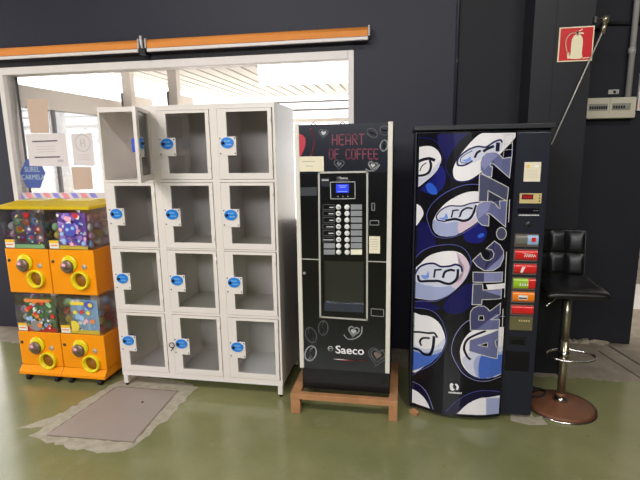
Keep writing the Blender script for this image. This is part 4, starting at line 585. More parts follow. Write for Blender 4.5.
# ------------------------------------------------------------------ can vending machine
AX0, AX1, AY = .055, .770, 2.785; AZ = 1.70
t = thing('drinks_machine', (.41, 3.05, 0), 'dark can vending machine with giant blue and white can tops on its bowed front', 'vending machine'); O = t.location
BX = [0., .075, .18, .26, .35, .45, .51, .585, .62]; BY = [2.80, 2.785, 2.728, 2.70, 2.692, 2.697, 2.708, 2.735, 2.75]
def bow(x):
    for i in range(len(BX)-1):
        if x <= BX[i+1]:
            p0, p1, p2, p3 = BY[max(0, i-1)], BY[i], BY[i+1], BY[min(len(BY)-1, i+2)]; q = max(0, (x-BX[i])/(BX[i+1]-BX[i]))
            return p1+(p2-p1)*q
    return BY[-1]
PXa, PXb, PZa, PZb = .072, .579, .045, 1.678
DATA_CANS = json.loads('''[["p","navy",1,[[0.0715,1.1484],[0.1152,1.1876],[0.1602,1.1342],[0.1839,1.0615],[0.1417,1.015],[0.0753,0.9817]],0],["p","blue",1,[[0.197,1.5065],[0.2251,1.4413],[0.2011,1.3747],[0.1435,1.3499],[0.0884,1.3813],[0.1415,1.4228]],0],["p","sky",1,[[0.1205,1.4052],[0.1472,1.4118],[0.1744,1.3849],[0.1806,1.3518],[0.1489,1.3502],[0.1268,1.3717]],0],["p","blue",1,[[0.3305,1.1446],[0.3713,1.1845],[0.4243,1.1903],[0.4533,1.1402],[0.429,1.0896],[0.3757,1.0834],[0.3376,1.0997]],0],["p","sky",1,[[0.4058,1.1287],[0.4319,1.1402],[0.4381,1.1234],[0.4119,1.1119]],0],["p","navy",1,[[0.2481,0.7448],[0.3009,0.797],[0.3532,0.8472],[0.3974,0.8365],[0.3911,0.7303],[0.3168,0.6669],[0.2392,0.6831]],0],["p","navy",1,[[0.0698,0.7049],[0.1609,0.7118],[0.217,0.6916],[0.1733,0.6656],[0.0766,0.6619]],0],["p","navy",1,[[0.1761,1.6793],[0.3396,1.6801],[0.2807,1.6184],[0.2421,1.5497],[0.2109,1.5606]],0],["p","black",1,[[0.0491,1.6505],[0.0817,1.6608],[0.1192,1.6596],[0.1563,1.6477],[0.183,1.6202],[0.2,1.5769],[0.1966,1.5174],[0.162,1.4511],[0.11,1.3935],[0.0555,1.3575]],0],["c","blue",1,[[0.0491,1.6505],[0.0817,1.6608],[0.1192,1.6596],[0.1563,1.6477],[0.183,1.6202],[0.2,1.5769],[0.1966,1.5174],[0.162,1.4511],[0.11,1.3935],[0.0555,1.3575]],0.0035],["p","lid",1,[[0.0392,1.5952],[0.0829,1.6112],[0.1204,1.616],[0.1522,1.61],[0.1788,1.5879],[0.1955,1.5553],[0.1914,1.5174],[0.1616,1.4622],[0.1201,1.4221],[0.0717,1.3864],[0.0327,1.3686]],0],["p","lidb",1,[[0.0425,1.4374],[0.1141,1.4443],[0.1707,1.5118],[0.1908,1.5391],[0.1867,1.501],[0.1616,1.4622],[0.1201,1.4221],[0.0717,1.3864]],0],["l","ink",1,[[0.063,1.5223],[0.0955,1.539],[0.1328,1.5473],[0.1594,1.5391]],0.011],["l","ink",1,[[0.1385,1.5336],[0.1446,1.5061],[0.1348,1.4727],[0.1084,1.4554],[0.0647,1.4489]],0.009],["l","ink",1,[[0.0861,1.4774],[0.0963,1.5056],[0.1175,1.5225]],0.004],["p","black",1,[[0.5546,1.744],[0.4393,1.7349],[0.3491,1.6955],[0.29,1.6446],[0.2508,1.5923],[0.2271,1.539],[0.2233,1.4957],[0.2401,1.4578],[0.2722,1.4283],[0.3195,1.4203],[0.3913,1.447],[0.5029,1.5203],[0.6052,1.6399]],0],["c","blue",1,[[0.5546,1.744],[0.4393,1.7349],[0.3491,1.6955],[0.29,1.6446],[0.2508,1.5923],[0.2271,1.539],[0.2233,1.4957],[0.2401,1.4578],[0.2722,1.4283],[0.3195,1.4203],[0.3913,1.447],[0.5029,1.5203],[0.6052,1.6399]],0.0035],["p","lid",1,[[0.6011,1.7025],[0.4925,1.7084],[0.4263,1.6888],[0.3713,1.6587],[0.3126,1.5915],[0.2785,1.5387],[0.2605,1.4905],[0.2635,1.4527],[0.28,1.431],[0.3141,1.4257],[0.3551,1.4365],[0.4007,1.4683],[0.4503,1.5158],[0.5154,1.5833],[0.5717,1.6454]],0],["p","lilac",1,[[0.2797,1.5066],[0.2837,1.5387],[0.3032,1.5704],[0.3381,1.5938],[0.3787,1.6089],[0.4252,1.6056],[0.4655,1.6285],[0.4964,1.6385],[0.5129,1.6252],[0.5044,1.5888],[0.4692,1.5577],[0.3975,1.5375],[0.3465,1.5169],[0.3109,1.5064]],0],["l","bluei",1,[[0.3561,1.5327],[0.321,1.5117],[0.2847,1.5119],[0.2835,1.544],[0.3082,1.573],[0.3431,1.5963],[0.3838,1.6089],[0.4252,1.6056],[0.4653,1.6311],[0.4962,1.6411],[0.5073,1.6305]],0.006],["l","bluei",1,[[0.3512,1.5275],[0.3257,1.5223],[0.2997,1.5279],[0.2988,1.5492],[0.3237,1.5702],[0.3538,1.5856]],0.003],["p","sky2",1,[[0.3044,1.5385],[0.33,1.5436],[0.3448,1.5567],[0.3507,1.5381],[0.3255,1.5277]],0],["l","ink",1,[[0.3708,1.5537],[0.3802,1.5747],[0.3953,1.5851]],0.008],["l","ink",1,[[0.4159,1.5848],[0.4359,1.5976],[0.4613,1.6077]],0.01],["l","ink",0,[[0.4869,1.6204],[0.486,1.589]],0.014],["p","black",1,[[0.1311,1.2064],[0.1353,1.2528],[0.1609,1.3001],[0.2072,1.3471],[0.2737,1.3874],[0.3408,1.4068],[0.4142,1.4038],[0.4622,1.3873],[0.4805,1.3437],[0.463,1.2675],[0.4028,1.1957],[0.3409,1.1477],[0.2837,1.1176],[0.2202,1.1051],[0.1659,1.1233]],0],["c","rim",1,[[0.1311,1.2064],[0.1353,1.2528],[0.1609,1.3001],[0.2072,1.3471],[0.2737,1.3874],[0.3408,1.4068],[0.4142,1.4038],[0.4622,1.3873],[0.4805,1.3437],[0.463,1.2675],[0.4028,1.1957],[0.3409,1.1477],[0.2837,1.1176],[0.2202,1.1051],[0.1659,1.1233]],0.0035],["p","lid",1,[[0.164,1.1922],[0.1651,1.152],[0.1874,1.1254],[0.2359,1.1149],[0.2886,1.1291],[0.3456,1.1619],[0.3969,1.2068],[0.4367,1.2622],[0.4554,1.3114],[0.4376,1.3523],[0.3948,1.3687],[0.3424,1.3661],[0.2859,1.3437],[0.2297,1.3035],[0.1838,1.2451]],0],["p","lidb",1,[[0.1638,1.1979],[0.2273,1.2137],[0.3587,1.2289],[0.4314,1.2622],[0.4023,1.2069],[0.3456,1.1619],[0.2886,1.1291],[0.2358,1.1161],[0.1874,1.1266]],0],["p","grayb",1,[[0.1641,1.1865],[0.169,1.2041],[0.2281,1.1911],[0.2966,1.1997],[0.2991,1.1323],[0.2358,1.1161],[0.1874,1.1266],[0.1651,1.152]],0],["p","pinkb",1,[[0.3019,1.1999],[0.3599,1.2011],[0.3803,1.2234],[0.3916,1.2068],[0.3456,1.1635],[0.3042,1.1381]],0],["p","lilac",1,[[0.1795,1.2107],[0.184,1.2394],[0.215,1.2692],[0.2511,1.2877],[0.288,1.2858],[0.3195,1.2891],[0.3608,1.3033],[0.3873,1.3033],[0.3884,1.2786],[0.3745,1.2345],[0.3488,1.2122],[0.3175,1.2058],[0.2801,1.2133],[0.2436,1.2006],[0.2013,1.1979]],0],["l","bluei",1,[[0.2278,1.1996],[0.1904,1.2057],[0.1817,1.2279],[0.2046,1.2631],[0.2459,1.2875],[0.2879,1.2886],[0.3194,1.2902],[0.3556,1.3033],[0.408,1.3115]],0.005],["l","ink",1,[[0.2329,1.2055],[0.28,1.2161],[0.3227,1.2071],[0.3539,1.2178],[0.374,1.2455],[0.3879,1.2896]],0.009],["p","sky2",1,[[0.1954,1.2174],[0.2217,1.2246],[0.2315,1.2477],[0.2429,1.2202],[0.217,1.2074]],0],["l","ink",0,[[0.261,1.2269],[0.2677,1.2633],[0.294,1.2665]],0.006],["l","ink",1,[[0.3059,1.2334],[0.3153,1.2614],[0.3408,1.2784],[0.3673,1.2759]],0.007],["l","ink",1,[[0.3008,1.2278],[0.3107,1.2447]],0.005],["p","black",1,[[0.0475,0.9312],[0.0754,0.9757],[0.1193,1.0238],[0.1787,1.0552],[0.2585,1.0711],[0.3125,1.0618],[0.351,1.032],[0.3735,0.9866],[0.3713,0.9348],[0.3466,0.8762],[0.3055,0.8209],[0.2527,0.7694],[0.1937,0.7303],[0.1271,0.7167],[0.0518,0.7217]],0],["c","rim",1,[[0.0475,0.9312],[0.0754,0.9757],[0.1193,1.0238],[0.1787,1.0552],[0.2585,1.0711],[0.3125,1.0618],[0.351,1.032],[0.3735,0.9866],[0.3713,0.9348],[0.3466,0.8762],[0.3055,0.8209],[0.2527,0.7694],[0.1937,0.7303],[0.1271,0.7167],[0.0518,0.7217]],0.0035],["p","lid",1,[[0.0487,0.8702],[0.099,0.9371],[0.137,0.9847],[0.1853,1.015],[0.2492,1.0329],[0.303,1.03],[0.3415,1.0031],[0.3647,0.9635],[0.3662,0.9289],[0.3466,0.8762],[0.3107,0.8271],[0.2578,0.7761],[0.1989,0.7402],[0.1325,0.7271],[0.0514,0.7404]],0],["p","lidb",1,[[0.0491,0.8518],[0.1573,0.8447],[0.2774,0.8428],[0.3515,0.888],[0.3107,0.8271],[0.2578,0.7761],[0.1989,0.7414],[0.1324,0.7284],[0.0514,0.7404]],0],["p","grayb",1,[[0.0498,0.821],[0.1302,0.8154],[0.2131,0.8175],[0.2669,0.8303],[0.2948,0.8143],[0.2578,0.7761],[0.1989,0.7414],[0.1324,0.7284],[0.0514,0.7404]],0],["p","pinkb",1,[[0.2923,1.0279],[0.3416,1.0013],[0.3636,0.9635],[0.364,0.9289],[0.3464,0.882],[0.3105,0.833],[0.278,0.8251],[0.33,0.8869],[0.3387,0.9396],[0.3152,0.9904]],0],["p","lilac",1,[[0.0751,0.8601],[0.0884,0.9051],[0.1271,0.9355],[0.1764,0.9464],[0.2149,0.9332],[0.263,0.9415],[0.2952,0.9519],[0.3226,0.9388],[0.326,0.9216],[0.3087,0.8798],[0.2773,0.8457],[0.2448,0.8426],[0.1954,0.8569],[0.1572,0.8477],[0.1131,0.8212],[0.0787,0.8301]],0],["l","bluei",1,[[0.072,0.8721],[0.0939,0.9151],[0.1325,0.9424],[0.1762,0.9522],[0.2147,0.9391],[0.2628,0.9473],[0.2949,0.9577],[0.3224,0.9446],[0.3287,0.9217]],0.007],["l","ink",1,[[0.0894,0.8627],[0.1015,0.8343],[0.1462,0.8426],[0.2011,0.8516],[0.2448,0.8426],[0.2772,0.8486],[0.3033,0.8795],[0.3069,0.9264]],0.01],["p","sky2",1,[[0.1062,0.8717],[0.1342,0.8766],[0.1447,0.9025],[0.1511,0.8676],[0.1237,0.8506]],0],["l","ink",0,[[0.1785,0.8725],[0.1827,0.9147],[0.2153,0.9215]],0.007],["l","ink",1,[[0.2275,0.8788],[0.2373,0.9095],[0.2636,0.9241],[0.2854,0.9223]],0.009],["p","black",1,[[0.0355,0.6508],[0.0824,0.6632],[0.1282,0.6706],[0.1845,0.6618],[0.2304,0.6146],[0.2546,0.5455],[0.2566,0.4842],[0.2261,0.3964],[0.1771,0.3277],[0.1148,0.2749],[0.0436,0.2431]],0],["c","rim",1,[[0.0355,0.6508],[0.0824,0.6632],[0.1282,0.6706],[0.1845,0.6618],[0.2304,0.6146],[0.2546,0.5455],[0.2566,0.4842],[0.2261,0.3964],[0.1771,0.3277],[0.1148,0.2749],[0.0436,0.2431]],0.0035],["p","lid",1,[[0.0365,0.6001],[0.1122,0.6263],[0.1688,0.6276],[0.2143,0.5995],[0.2437,0.5434],[0.251,0.4892],[0.2309,0.4226],[0.1932,0.3636],[0.1431,0.3102],[0.0554,0.2584]],0],["p","lidb",1,[[0.0401,0.4203],[0.1403,0.4188],[0.2073,0.4615],[0.2474,0.5133],[0.2512,0.483],[0.2309,0.4226],[0.1932,0.3636],[0.1431,0.3102],[0.0554,0.2584]],0],["p","grayb",1,[[0.0406,0.3943],[0.1408,0.3997],[0.2082,0.4303],[0.2358,0.4424],[0.1932,0.3636],[0.1431,0.3102],[0.0554,0.2584]],0],["p","blueg",1,[[0.041,0.3747],[0.1122,0.3846],[0.1584,0.3859],[0.2033,0.404],[0.2309,0.4226],[0.1932,0.3636],[0.1431,0.3102],[0.0554,0.2584]],0],["l","ink",1,[[0.0623,0.5075],[0.109,0.5183],[0.1547,0.5243],[0.1883,0.5327],[0.2058,0.5112]],0.008],["l","ink",1,[[0.0644,0.4043],[0.1059,0.4021],[0.1354,0.3853],[0.1695,0.3956],[0.1852,0.4443],[0.189,0.5079]],0.011],["l","ink",1,[[0.1168,0.4375],[0.1104,0.4613],[0.1272,0.4851],[0.1612,0.4946]],0.008],["p","black",1,[[0.2988,0.4017],[0.2884,0.4566],[0.3001,0.5195],[0.3257,0.5769],[0.3626,0.6218],[0.4168,0.6475],[0.4945,0.6538],[0.6413,0.6146],[0.6593,0.3071],[0.5675,0.2794],[0.5147,0.263],[0.457,0.2613],[0.3995,0.2779],[0.3468,0.3192]],0],["c","rimb",1,[[0.2988,0.4017],[0.2884,0.4566],[0.3001,0.5195],[0.3257,0.5769],[0.3626,0.6218],[0.4168,0.6475],[0.4945,0.6538],[0.6413,0.6146],[0.6593,0.3071],[0.5675,0.2794],[0.5147,0.263],[0.457,0.2613],[0.3995,0.2779],[0.3468,0.3192]],0.0035],["p","lid",1,[[0.3366,0.4367],[0.3455,0.4931],[0.3714,0.5433],[0.409,0.575],[0.4527,0.5884],[0.5264,0.5921],[0.6448,0.5541],[0.6571,0.3446],[0.5667,0.2921],[0.5139,0.2788],[0.4445,0.2832],[0.3925,0.309],[0.3506,0.3635]],0],["p","lidb",1,[[0.3496,0.3884],[0.3926,0.4398],[0.4476,0.4605],[0.6337,0.4614],[0.6416,0.3247],[0.5607,0.2927],[0.5079,0.2812],[0.4445,0.2845],[0.3922,0.3153]],0],["p","grayb",1,[[0.4174,0.3851],[0.4718,0.4294],[0.6355,0.4305],[0.6416,0.3247],[0.5606,0.2946],[0.5078,0.2818],[0.4388,0.2861]],0],["p","blueg",1,[[0.4502,0.4051],[0.495,0.4229],[0.6369,0.4057],[0.6412,0.331],[0.5606,0.2959],[0.5078,0.2824],[0.45,0.2866]],0],["l","ink",1,[[0.4706,0.57],[0.4159,0.5449],[0.3727,0.5128],[0.3579,0.4631],[0.3768,0.4144],[0.3944,0.3965]],0.009],["l","bluei",1,[[0.3223,0.3729],[0.3578,0.3262],[0.4104,0.2879],[0.4679,0.2737],[0.5375,0.2826]],0.003],["p","blackn",1,[[0.0448,0.1832],[0.0812,0.184],[0.1232,0.1724],[0.1652,0.1284],[0.1965,0.0461],[0.2044,-0.0248],[0.05,-0.0816]],0],["l","rimb",1,[[0.0569,0.1853],[0.0812,0.184],[0.1232,0.1724],[0.1652,0.1284],[0.1965,0.0461]],0.003],["p","lid",1,[[0.0457,0.1363],[0.0702,0.134],[0.1065,0.1264],[0.1486,0.0956],[0.1792,0.041],[0.1928,-0.0283],[0.05,-0.0816]],0],["p","blackn",1,[[0.2388,-0.0144],[0.2653,0.0521],[0.3205,0.1182],[0.3813,0.1689],[0.4484,0.198],[0.5181,0.1993],[0.6667,0.1806],[0.6772,0.0002]],0],["l","rim",1,[[0.2546,0.03],[0.3205,0.1182],[0.3813,0.1689],[0.4484,0.198],[0.5181,0.1993],[0.5912,0.1812]],0.0025],["p","lid",1,[[0.297,-0.0289],[0.3402,0.0495],[0.384,0.1047],[0.4396,0.1433],[0.4968,0.1558],[0.6687,0.1455],[0.6788,-0.0259]],0],["p","grayb",0,[[0.497,0.1526],[0.6689,0.1423],[0.6788,-0.0259],[0.5054,-0.0158]],0],["p","lid",1,[[0.0344,1.2876],[0.0711,1.2887],[0.0965,1.2729],[0.1111,1.2394],[0.0982,1.2035],[0.0712,1.1602],[0.026,1.1344]],0],["p","lid",1,[[0.288,0.2299],[0.2991,0.2376],[0.3079,0.2291],[0.2997,0.2185],[0.3059,0.2065],[0.3175,0.1983],[0.3008,0.1898],[0.289,0.2012]],0],["p","lid",1,[[0.3162,0.2333],[0.3275,0.2347],[0.3376,0.22],[0.3344,0.2005],[0.3232,0.199],[0.3265,0.2154]],0],["p","lid",0,[[0.2811,0.1802],[0.2868,0.181],[0.2871,0.1714],[0.2815,0.1706]],0],["p","lid",0,[[0.2888,0.1807],[0.2945,0.1814],[0.2948,0.1718],[0.2892,0.1711]],0],["p","lid",0,[[0.2965,0.1812],[0.3022,0.1819],[0.3025,0.1723],[0.2969,0.1716]],0],["p","lid",0,[[0.3042,0.1816],[0.3099,0.1824],[0.3102,0.1728],[0.3045,0.172]],0],["p","lid",0,[[0.3119,0.1821],[0.3175,0.1828],[0.3179,0.1732],[0.3122,0.1725]],0],["p","lid",0,[[0.3195,0.1826],[0.3252,0.1833],[0.3255,0.1737],[0.3199,0.173]],0],["p","lid",0,[[0.3272,0.183],[0.3328,0.1837],[0.3332,0.1742],[0.3275,0.1734]],0],["p","lid",0,[[0.3348,0.1835],[0.3404,0.1842],[0.3408,0.1746],[0.3352,0.1739]],0],["p","lid",0,[[0.3424,0.1839],[0.348,0.1846],[0.3484,0.1751],[0.3428,0.1744]],0],["p","lid",0,[[0.35,0.1844],[0.3558,0.1847],[0.3561,0.1751],[0.3504,0.1748]],0],["p","lid",0,[[0.4625,0.8462],[0.5697,0.8502],[0.5714,0.8208],[0.475,0.8168]],0],["p","let1",0,[[0.4576,1.5789],[0.4268,1.5741],[0.4071,1.5533],[0.4008,1.5216],[0.4026,1.4844],[0.4166,1.4629],[0.438,1.4493],[0.4618,1.4464],[0.4643,1.4997],[0.4536,1.5025],[0.4478,1.5131],[0.4553,1.521],[0.466,1.5182],[0.5597,1.4391],[0.5638,1.5509],[0.5177,1.5438],[0.4978,1.5652],[0.4788,1.576]],0],["p","let2",0,[[0.3983,1.463],[0.4114,1.4629],[0.5573,1.3879],[0.5533,1.3146],[0.447,1.374],[0.4473,1.3142],[0.4,1.3143]],0],["p","let1",0,[[0.4289,1.3142],[0.4056,1.3061],[0.3932,1.2896],[0.3889,1.2676],[0.3904,1.2345],[0.4024,1.2041],[0.4245,1.1847],[0.4594,1.1792],[0.4593,1.2345],[0.4455,1.2429],[0.4478,1.2512],[0.464,1.2482],[0.5535,1.1709],[0.5525,1.2817],[0.5532,1.3173],[0.5115,1.316],[0.5166,1.2748],[0.5082,1.2778],[0.4881,1.3027],[0.466,1.314]],0],["p","let2",0,[[0.5602,1.1342],[0.5579,1.1181],[0.5497,1.106],[0.5373,1.1007],[0.5238,1.1034],[0.5121,1.1134],[0.5052,1.1283],[0.5043,1.1449],[0.5095,1.1595],[0.5201,1.1685],[0.5333,1.1699],[0.5463,1.1634],[0.556,1.1506]],0],["p","let3",0,[[0.4964,1.0947],[0.5283,1.071],[0.5501,1.0358],[0.5525,0.9958],[0.5351,0.9509],[0.497,0.9267],[0.4475,0.9274],[0.4085,0.9527],[0.3828,0.9839],[0.4239,1.0273],[0.433,1.0046],[0.4472,0.9888],[0.4721,0.9845],[0.4931,1.0013],[0.4974,1.024],[0.4854,1.044],[0.466,1.05],[0.4522,1.0531]],0],["p","let3",0,[[0.3884,0.9177],[0.5515,0.9153],[0.5518,0.8601],[0.3909,0.8597]],0],["p","let2",0,[[0.3914,0.8481],[0.4431,0.8492],[0.4475,0.8142],[0.5513,0.8192],[0.5518,0.7603],[0.4447,0.7583],[0.4433,0.7287],[0.3912,0.7273]],0],["p","let3",0,[[0.3896,0.5743],[0.3837,0.6465],[0.3849,0.6825],[0.3977,0.7067],[0.4245,0.7205],[0.4576,0.7199],[0.4779,0.7047],[0.4899,0.6897],[0.5504,0.7338],[0.5513,0.6682],[0.4981,0.6387],[0.5502,0.6353],[0.5506,0.5779]],0],["p","let1",0,[[0.3866,0.5133],[0.5478,0.5751],[0.5509,0.5201],[0.5311,0.5066],[0.5387,0.4753],[0.5512,0.4618],[0.5489,0.3971],[0.3867,0.4457]],0],["p","let4",0,[[0.4037,1.5163],[0.4167,1.569],[0.4577,1.5763],[0.49,1.5627],[0.4208,1.4842]],0],["p","let4",0,[[0.3937,1.2786],[0.4083,1.3061],[0.4661,1.3112],[0.4576,1.2676],[0.4017,1.2179]],0],["p","let4",0,[[0.4583,0.9302],[0.5271,0.9915],[0.5497,1.0245],[0.5519,0.9958],[0.5351,0.9509],[0.497,0.9273]],0],["p","let4",0,[[0.448,0.9159],[0.5488,0.9126],[0.55,0.8614],[0.4506,0.8627]],0],["p","let4",0,[[0.4588,0.8083],[0.5503,0.8164],[0.5509,0.7751]],0],["p","let1",0,[[0.4253,0.5816],[0.5334,0.6756],[0.5492,0.6323],[0.5504,0.5809]],0],["p","black",0,[[0.4327,0.663],[0.4575,0.6634],[0.4617,0.6364],[0.4312,0.636]],0],["c","edge",0,[[0.4327,0.663],[0.4575,0.6634],[0.4617,0.6364],[0.4312,0.636]],0.0035],["p","black",0,[[0.4353,0.4846],[0.4882,0.4997],[0.4896,0.4722]],0],["c","edge",0,[[0.4353,0.4846],[0.4882,0.4997],[0.4896,0.4722]],0.0035],["c","edge",0,[[0.4576,1.5789],[0.4268,1.5741],[0.4071,1.5533],[0.4008,1.5216],[0.4026,1.4844],[0.4166,1.4629],[0.438,1.4493],[0.4618,1.4464],[0.4643,1.4997],[0.4536,1.5025],[0.4478,1.5131],[0.4553,1.521],[0.466,1.5182],[0.5597,1.4391],[0.5638,1.5509],[0.5177,1.5438],[0.4978,1.5652],[0.4788,1.576]],0.0042],["c","edge",0,[[0.3983,1.463],[0.4114,1.4629],[0.5573,1.3879],[0.5533,1.3146],[0.447,1.374],[0.4473,1.3142],[0.4,1.3143]],0.0042],["c","edge",0,[[0.4289,1.3142],[0.4056,1.3061],[0.3932,1.2896],[0.3889,1.2676],[0.3904,1.2345],[0.4024,1.2041],[0.4245,1.1847],[0.4594,1.1792],[0.4593,1.2345],[0.4455,1.2429],[0.4478,1.2512],[0.464,1.2482],[0.5535,1.1709],[0.5525,1.2817],[0.5532,1.3173],[0.5115,1.316],[0.5166,1.2748],[0.5082,1.2778],[0.4881,1.3027],[0.466,1.314]],0.0042],["c","edge",0,[[0.5602,1.1342],[0.5579,1.1181],[0.5497,1.106],[0.5373,1.1007],[0.5238,1.1034],[0.5121,1.1134],[0.5052,1.1283],[0.5043,1.1449],[0.5095,1.1595],[0.5201,1.1685],[0.5333,1.1699],[0.5463,1.1634],[0.556,1.1506]],0.0042],["c","edge",0,[[0.4964,1.0947],[0.5283,1.071],[0.5501,1.0358],[0.5525,0.9958],[0.5351,0.9509],[0.497,0.9267],[0.4475,0.9274],[0.4085,0.9527],[0.3828,0.9839],[0.4239,1.0273],[0.433,1.0046],[0.4472,0.9888],[0.4721,0.9845],[0.4931,1.0013],[0.4974,1.024],[0.4854,1.044],[0.466,1.05],[0.4522,1.0531]],0.0042],["c","edge",0,[[0.3884,0.9177],[0.5515,0.9153],[0.5518,0.8601],[0.3909,0.8597]],0.0042],["c","edge",0,[[0.3914,0.8481],[0.4431,0.8492],[0.4475,0.8142],[0.5513,0.8192],[0.5518,0.7603],[0.4447,0.7583],[0.4433,0.7287],[0.3912,0.7273]],0.0042],["c","edge",0,[[0.3896,0.5743],[0.3837,0.6465],[0.3849,0.6825],[0.3977,0.7067],[0.4245,0.7205],[0.4576,0.7199],[0.4779,0.7047],[0.4899,0.6897],[0.5504,0.7338],[0.5513,0.6682],[0.4981,0.6387],[0.5502,0.6353],[0.5506,0.5779]],0.0042],["c","edge",0,[[0.3866,0.5133],[0.5478,0.5751],[0.5509,0.5201],[0.5311,0.5066],[0.5387,0.4753],[0.5512,0.4618],[0.5489,0.3971],[0.3867,0.4457]],0.0042],["l","edge",0,[[0.5213,1.6667],[0.5636,1.6689],[0.5655,1.5509]],0.003],["l","edge",0,[[0.5159,1.62],[0.5638,1.622]],0.002],["l","edge",0,[[0.5213,1.6667],[0.5205,1.5885],[0.5175,1.5465]],0.002],["l","edge",0,[[0.5151,1.5886],[0.5641,1.5905]],0.002],["l","edge",0,[[0.567,1.3196],[0.5693,1.1981]],0.004],["l","edge",0,[[0.5676,1.0292],[0.568,0.9258],[0.5716,0.7677]],0.004],["l","edge",0,[[0.5671,0.6968],[0.5696,0.552]],0.004],["l","edge",0,[[0.5678,0.5338],[0.5675,0.4356]],0.004]]''')
b = MB(); b.box(AX0, AX1, AY, 3.34, .015, AZ, 'artic_body'); b.box(AX0+.02, AX1-.02, AY+.03, 3.30, 0, .015, 'rubber'); part('cabinet', b, .004)
b = MB(); b.box(AX0-.008, AX1+.012, 2.745, 3.35, AZ, AZ+.026, 'artic_lid'); part('top_lid', b, .003)
# bowed door
N_ = 28; xs = [PXa-.008+(PXb+.008-(PXa-.008))*i/N_ for i in range(N_+1)]
b = MB(); vs = []; fs = []
for x in xs: vs += [(x, bow(x), PZa-.02), (x, bow(x), PZb+.008), (x, AY, PZb+.008), (x, AY, PZa-.02)]
for i in range(N_):
    a, c = i*4, i*4+4
    for q in range(4): fs.append((a+q, c+q, c+(q+1) % 4, a+(q+1) % 4))
fs += [(0, 1, 2, 3), tuple(N_*4+q for q in (3, 2, 1, 0))]; b.add(vs, fs, 'panel_base'); bd = part('bowed_door', b)
b = MB(); k = 0; clip = (PXa, PXb, PZa, PZb)
for kind, c, sm, pts, w in DATA_CANS:
    k += 1; yf = lambda x, k=k: bow(x)-.0006-k*.000014
    if sm and len(pts) > 2: pts = smooth_pts(pts, kind != 'l', 5)
    cuts = [v for v in BX if clip[0] < v < clip[1]]
    if kind == 'p': b.decal(pts, c, yf, clip, cuts)
    else: b.stroke(pts, w*(1.45 if c == 'ink' else 1.5 if c == 'bluei' else 1), c, yf, kind == 'c', clip, cuts)
part('printed_front', b, parent=bd)
b = MB(); b.box(PXb+.010, AX1-.002, AY-.018, AY-.0005, .03, AZ-.02, 'artic_body'); cp = part('control_column', b, .003)
FY = AY-.018
b = MB(); b.box(.626, .739, FY-.006, FY-.0002, 1.298, 1.353, 'display_gold'); b.box(.637, .696, FY-.0066, FY-.006, 1.320, 1.3475, 'led_dark')
for q in range(4): b.box(.644+q*.012, .652+q*.012, FY-.007, FY-.0066, 1.326, 1.341, 'led_red')
for q in range(3): b.box(.726, .733, FY-.0066, FY-.006, 1.340-.016*q, 1.346-.016*q, 'black')
lab(part('price_display', b, .001, cp), 'gold display panel with red digits')
b = MB(); b.box(.620, .732, FY-.004, FY-.0002, 1.245, 1.272, 'black'); b.box(.70, .728, FY-.0046, FY-.004, 1.256, 1.259, 'gray3'); part('coin_slot', b, .001, cp)
b = MB()
for q in range(14): b.box(.628+q*.0077, .634+q*.0077, FY-.0012, FY-.0004, 1.229, 1.2345+.001*(q % 2), 'lid')
part('instruction_line', b, 0, cp)
b = MB(); b.lathe((.679, FY-.0002, 1.180), [(.016, 0), (.015, -.006), (.011, -.007)], 'steel_dark', 20, 'y'); b.lathe((.679, FY-.0072, 1.180), [(.009, 0), (.008, -.003)], 'black_plastic', 16, 'y'); part('door_lock', b, 0, cp)
rows = [(1.125, 1.059, 'can_grey', 'can_pale', 'grey and pale blue selection button'), (1.039, .975, 'can_red', 'can_white', 'red selection button with white script'), (.9576, .897, 'can_red', 'can_white', 'red selection button with white patch'), (.8753, .808, 'can_green', 'can_red', 'green and red selection button'),
        (.795, .731, 'can_orange', 'can_white', 'orange selection button'), (.714, .656, 'can_red', 'can_red', 'plain red selection button'), (.644, .564, 'can_olive', 'can_olive', 'olive selection button')]
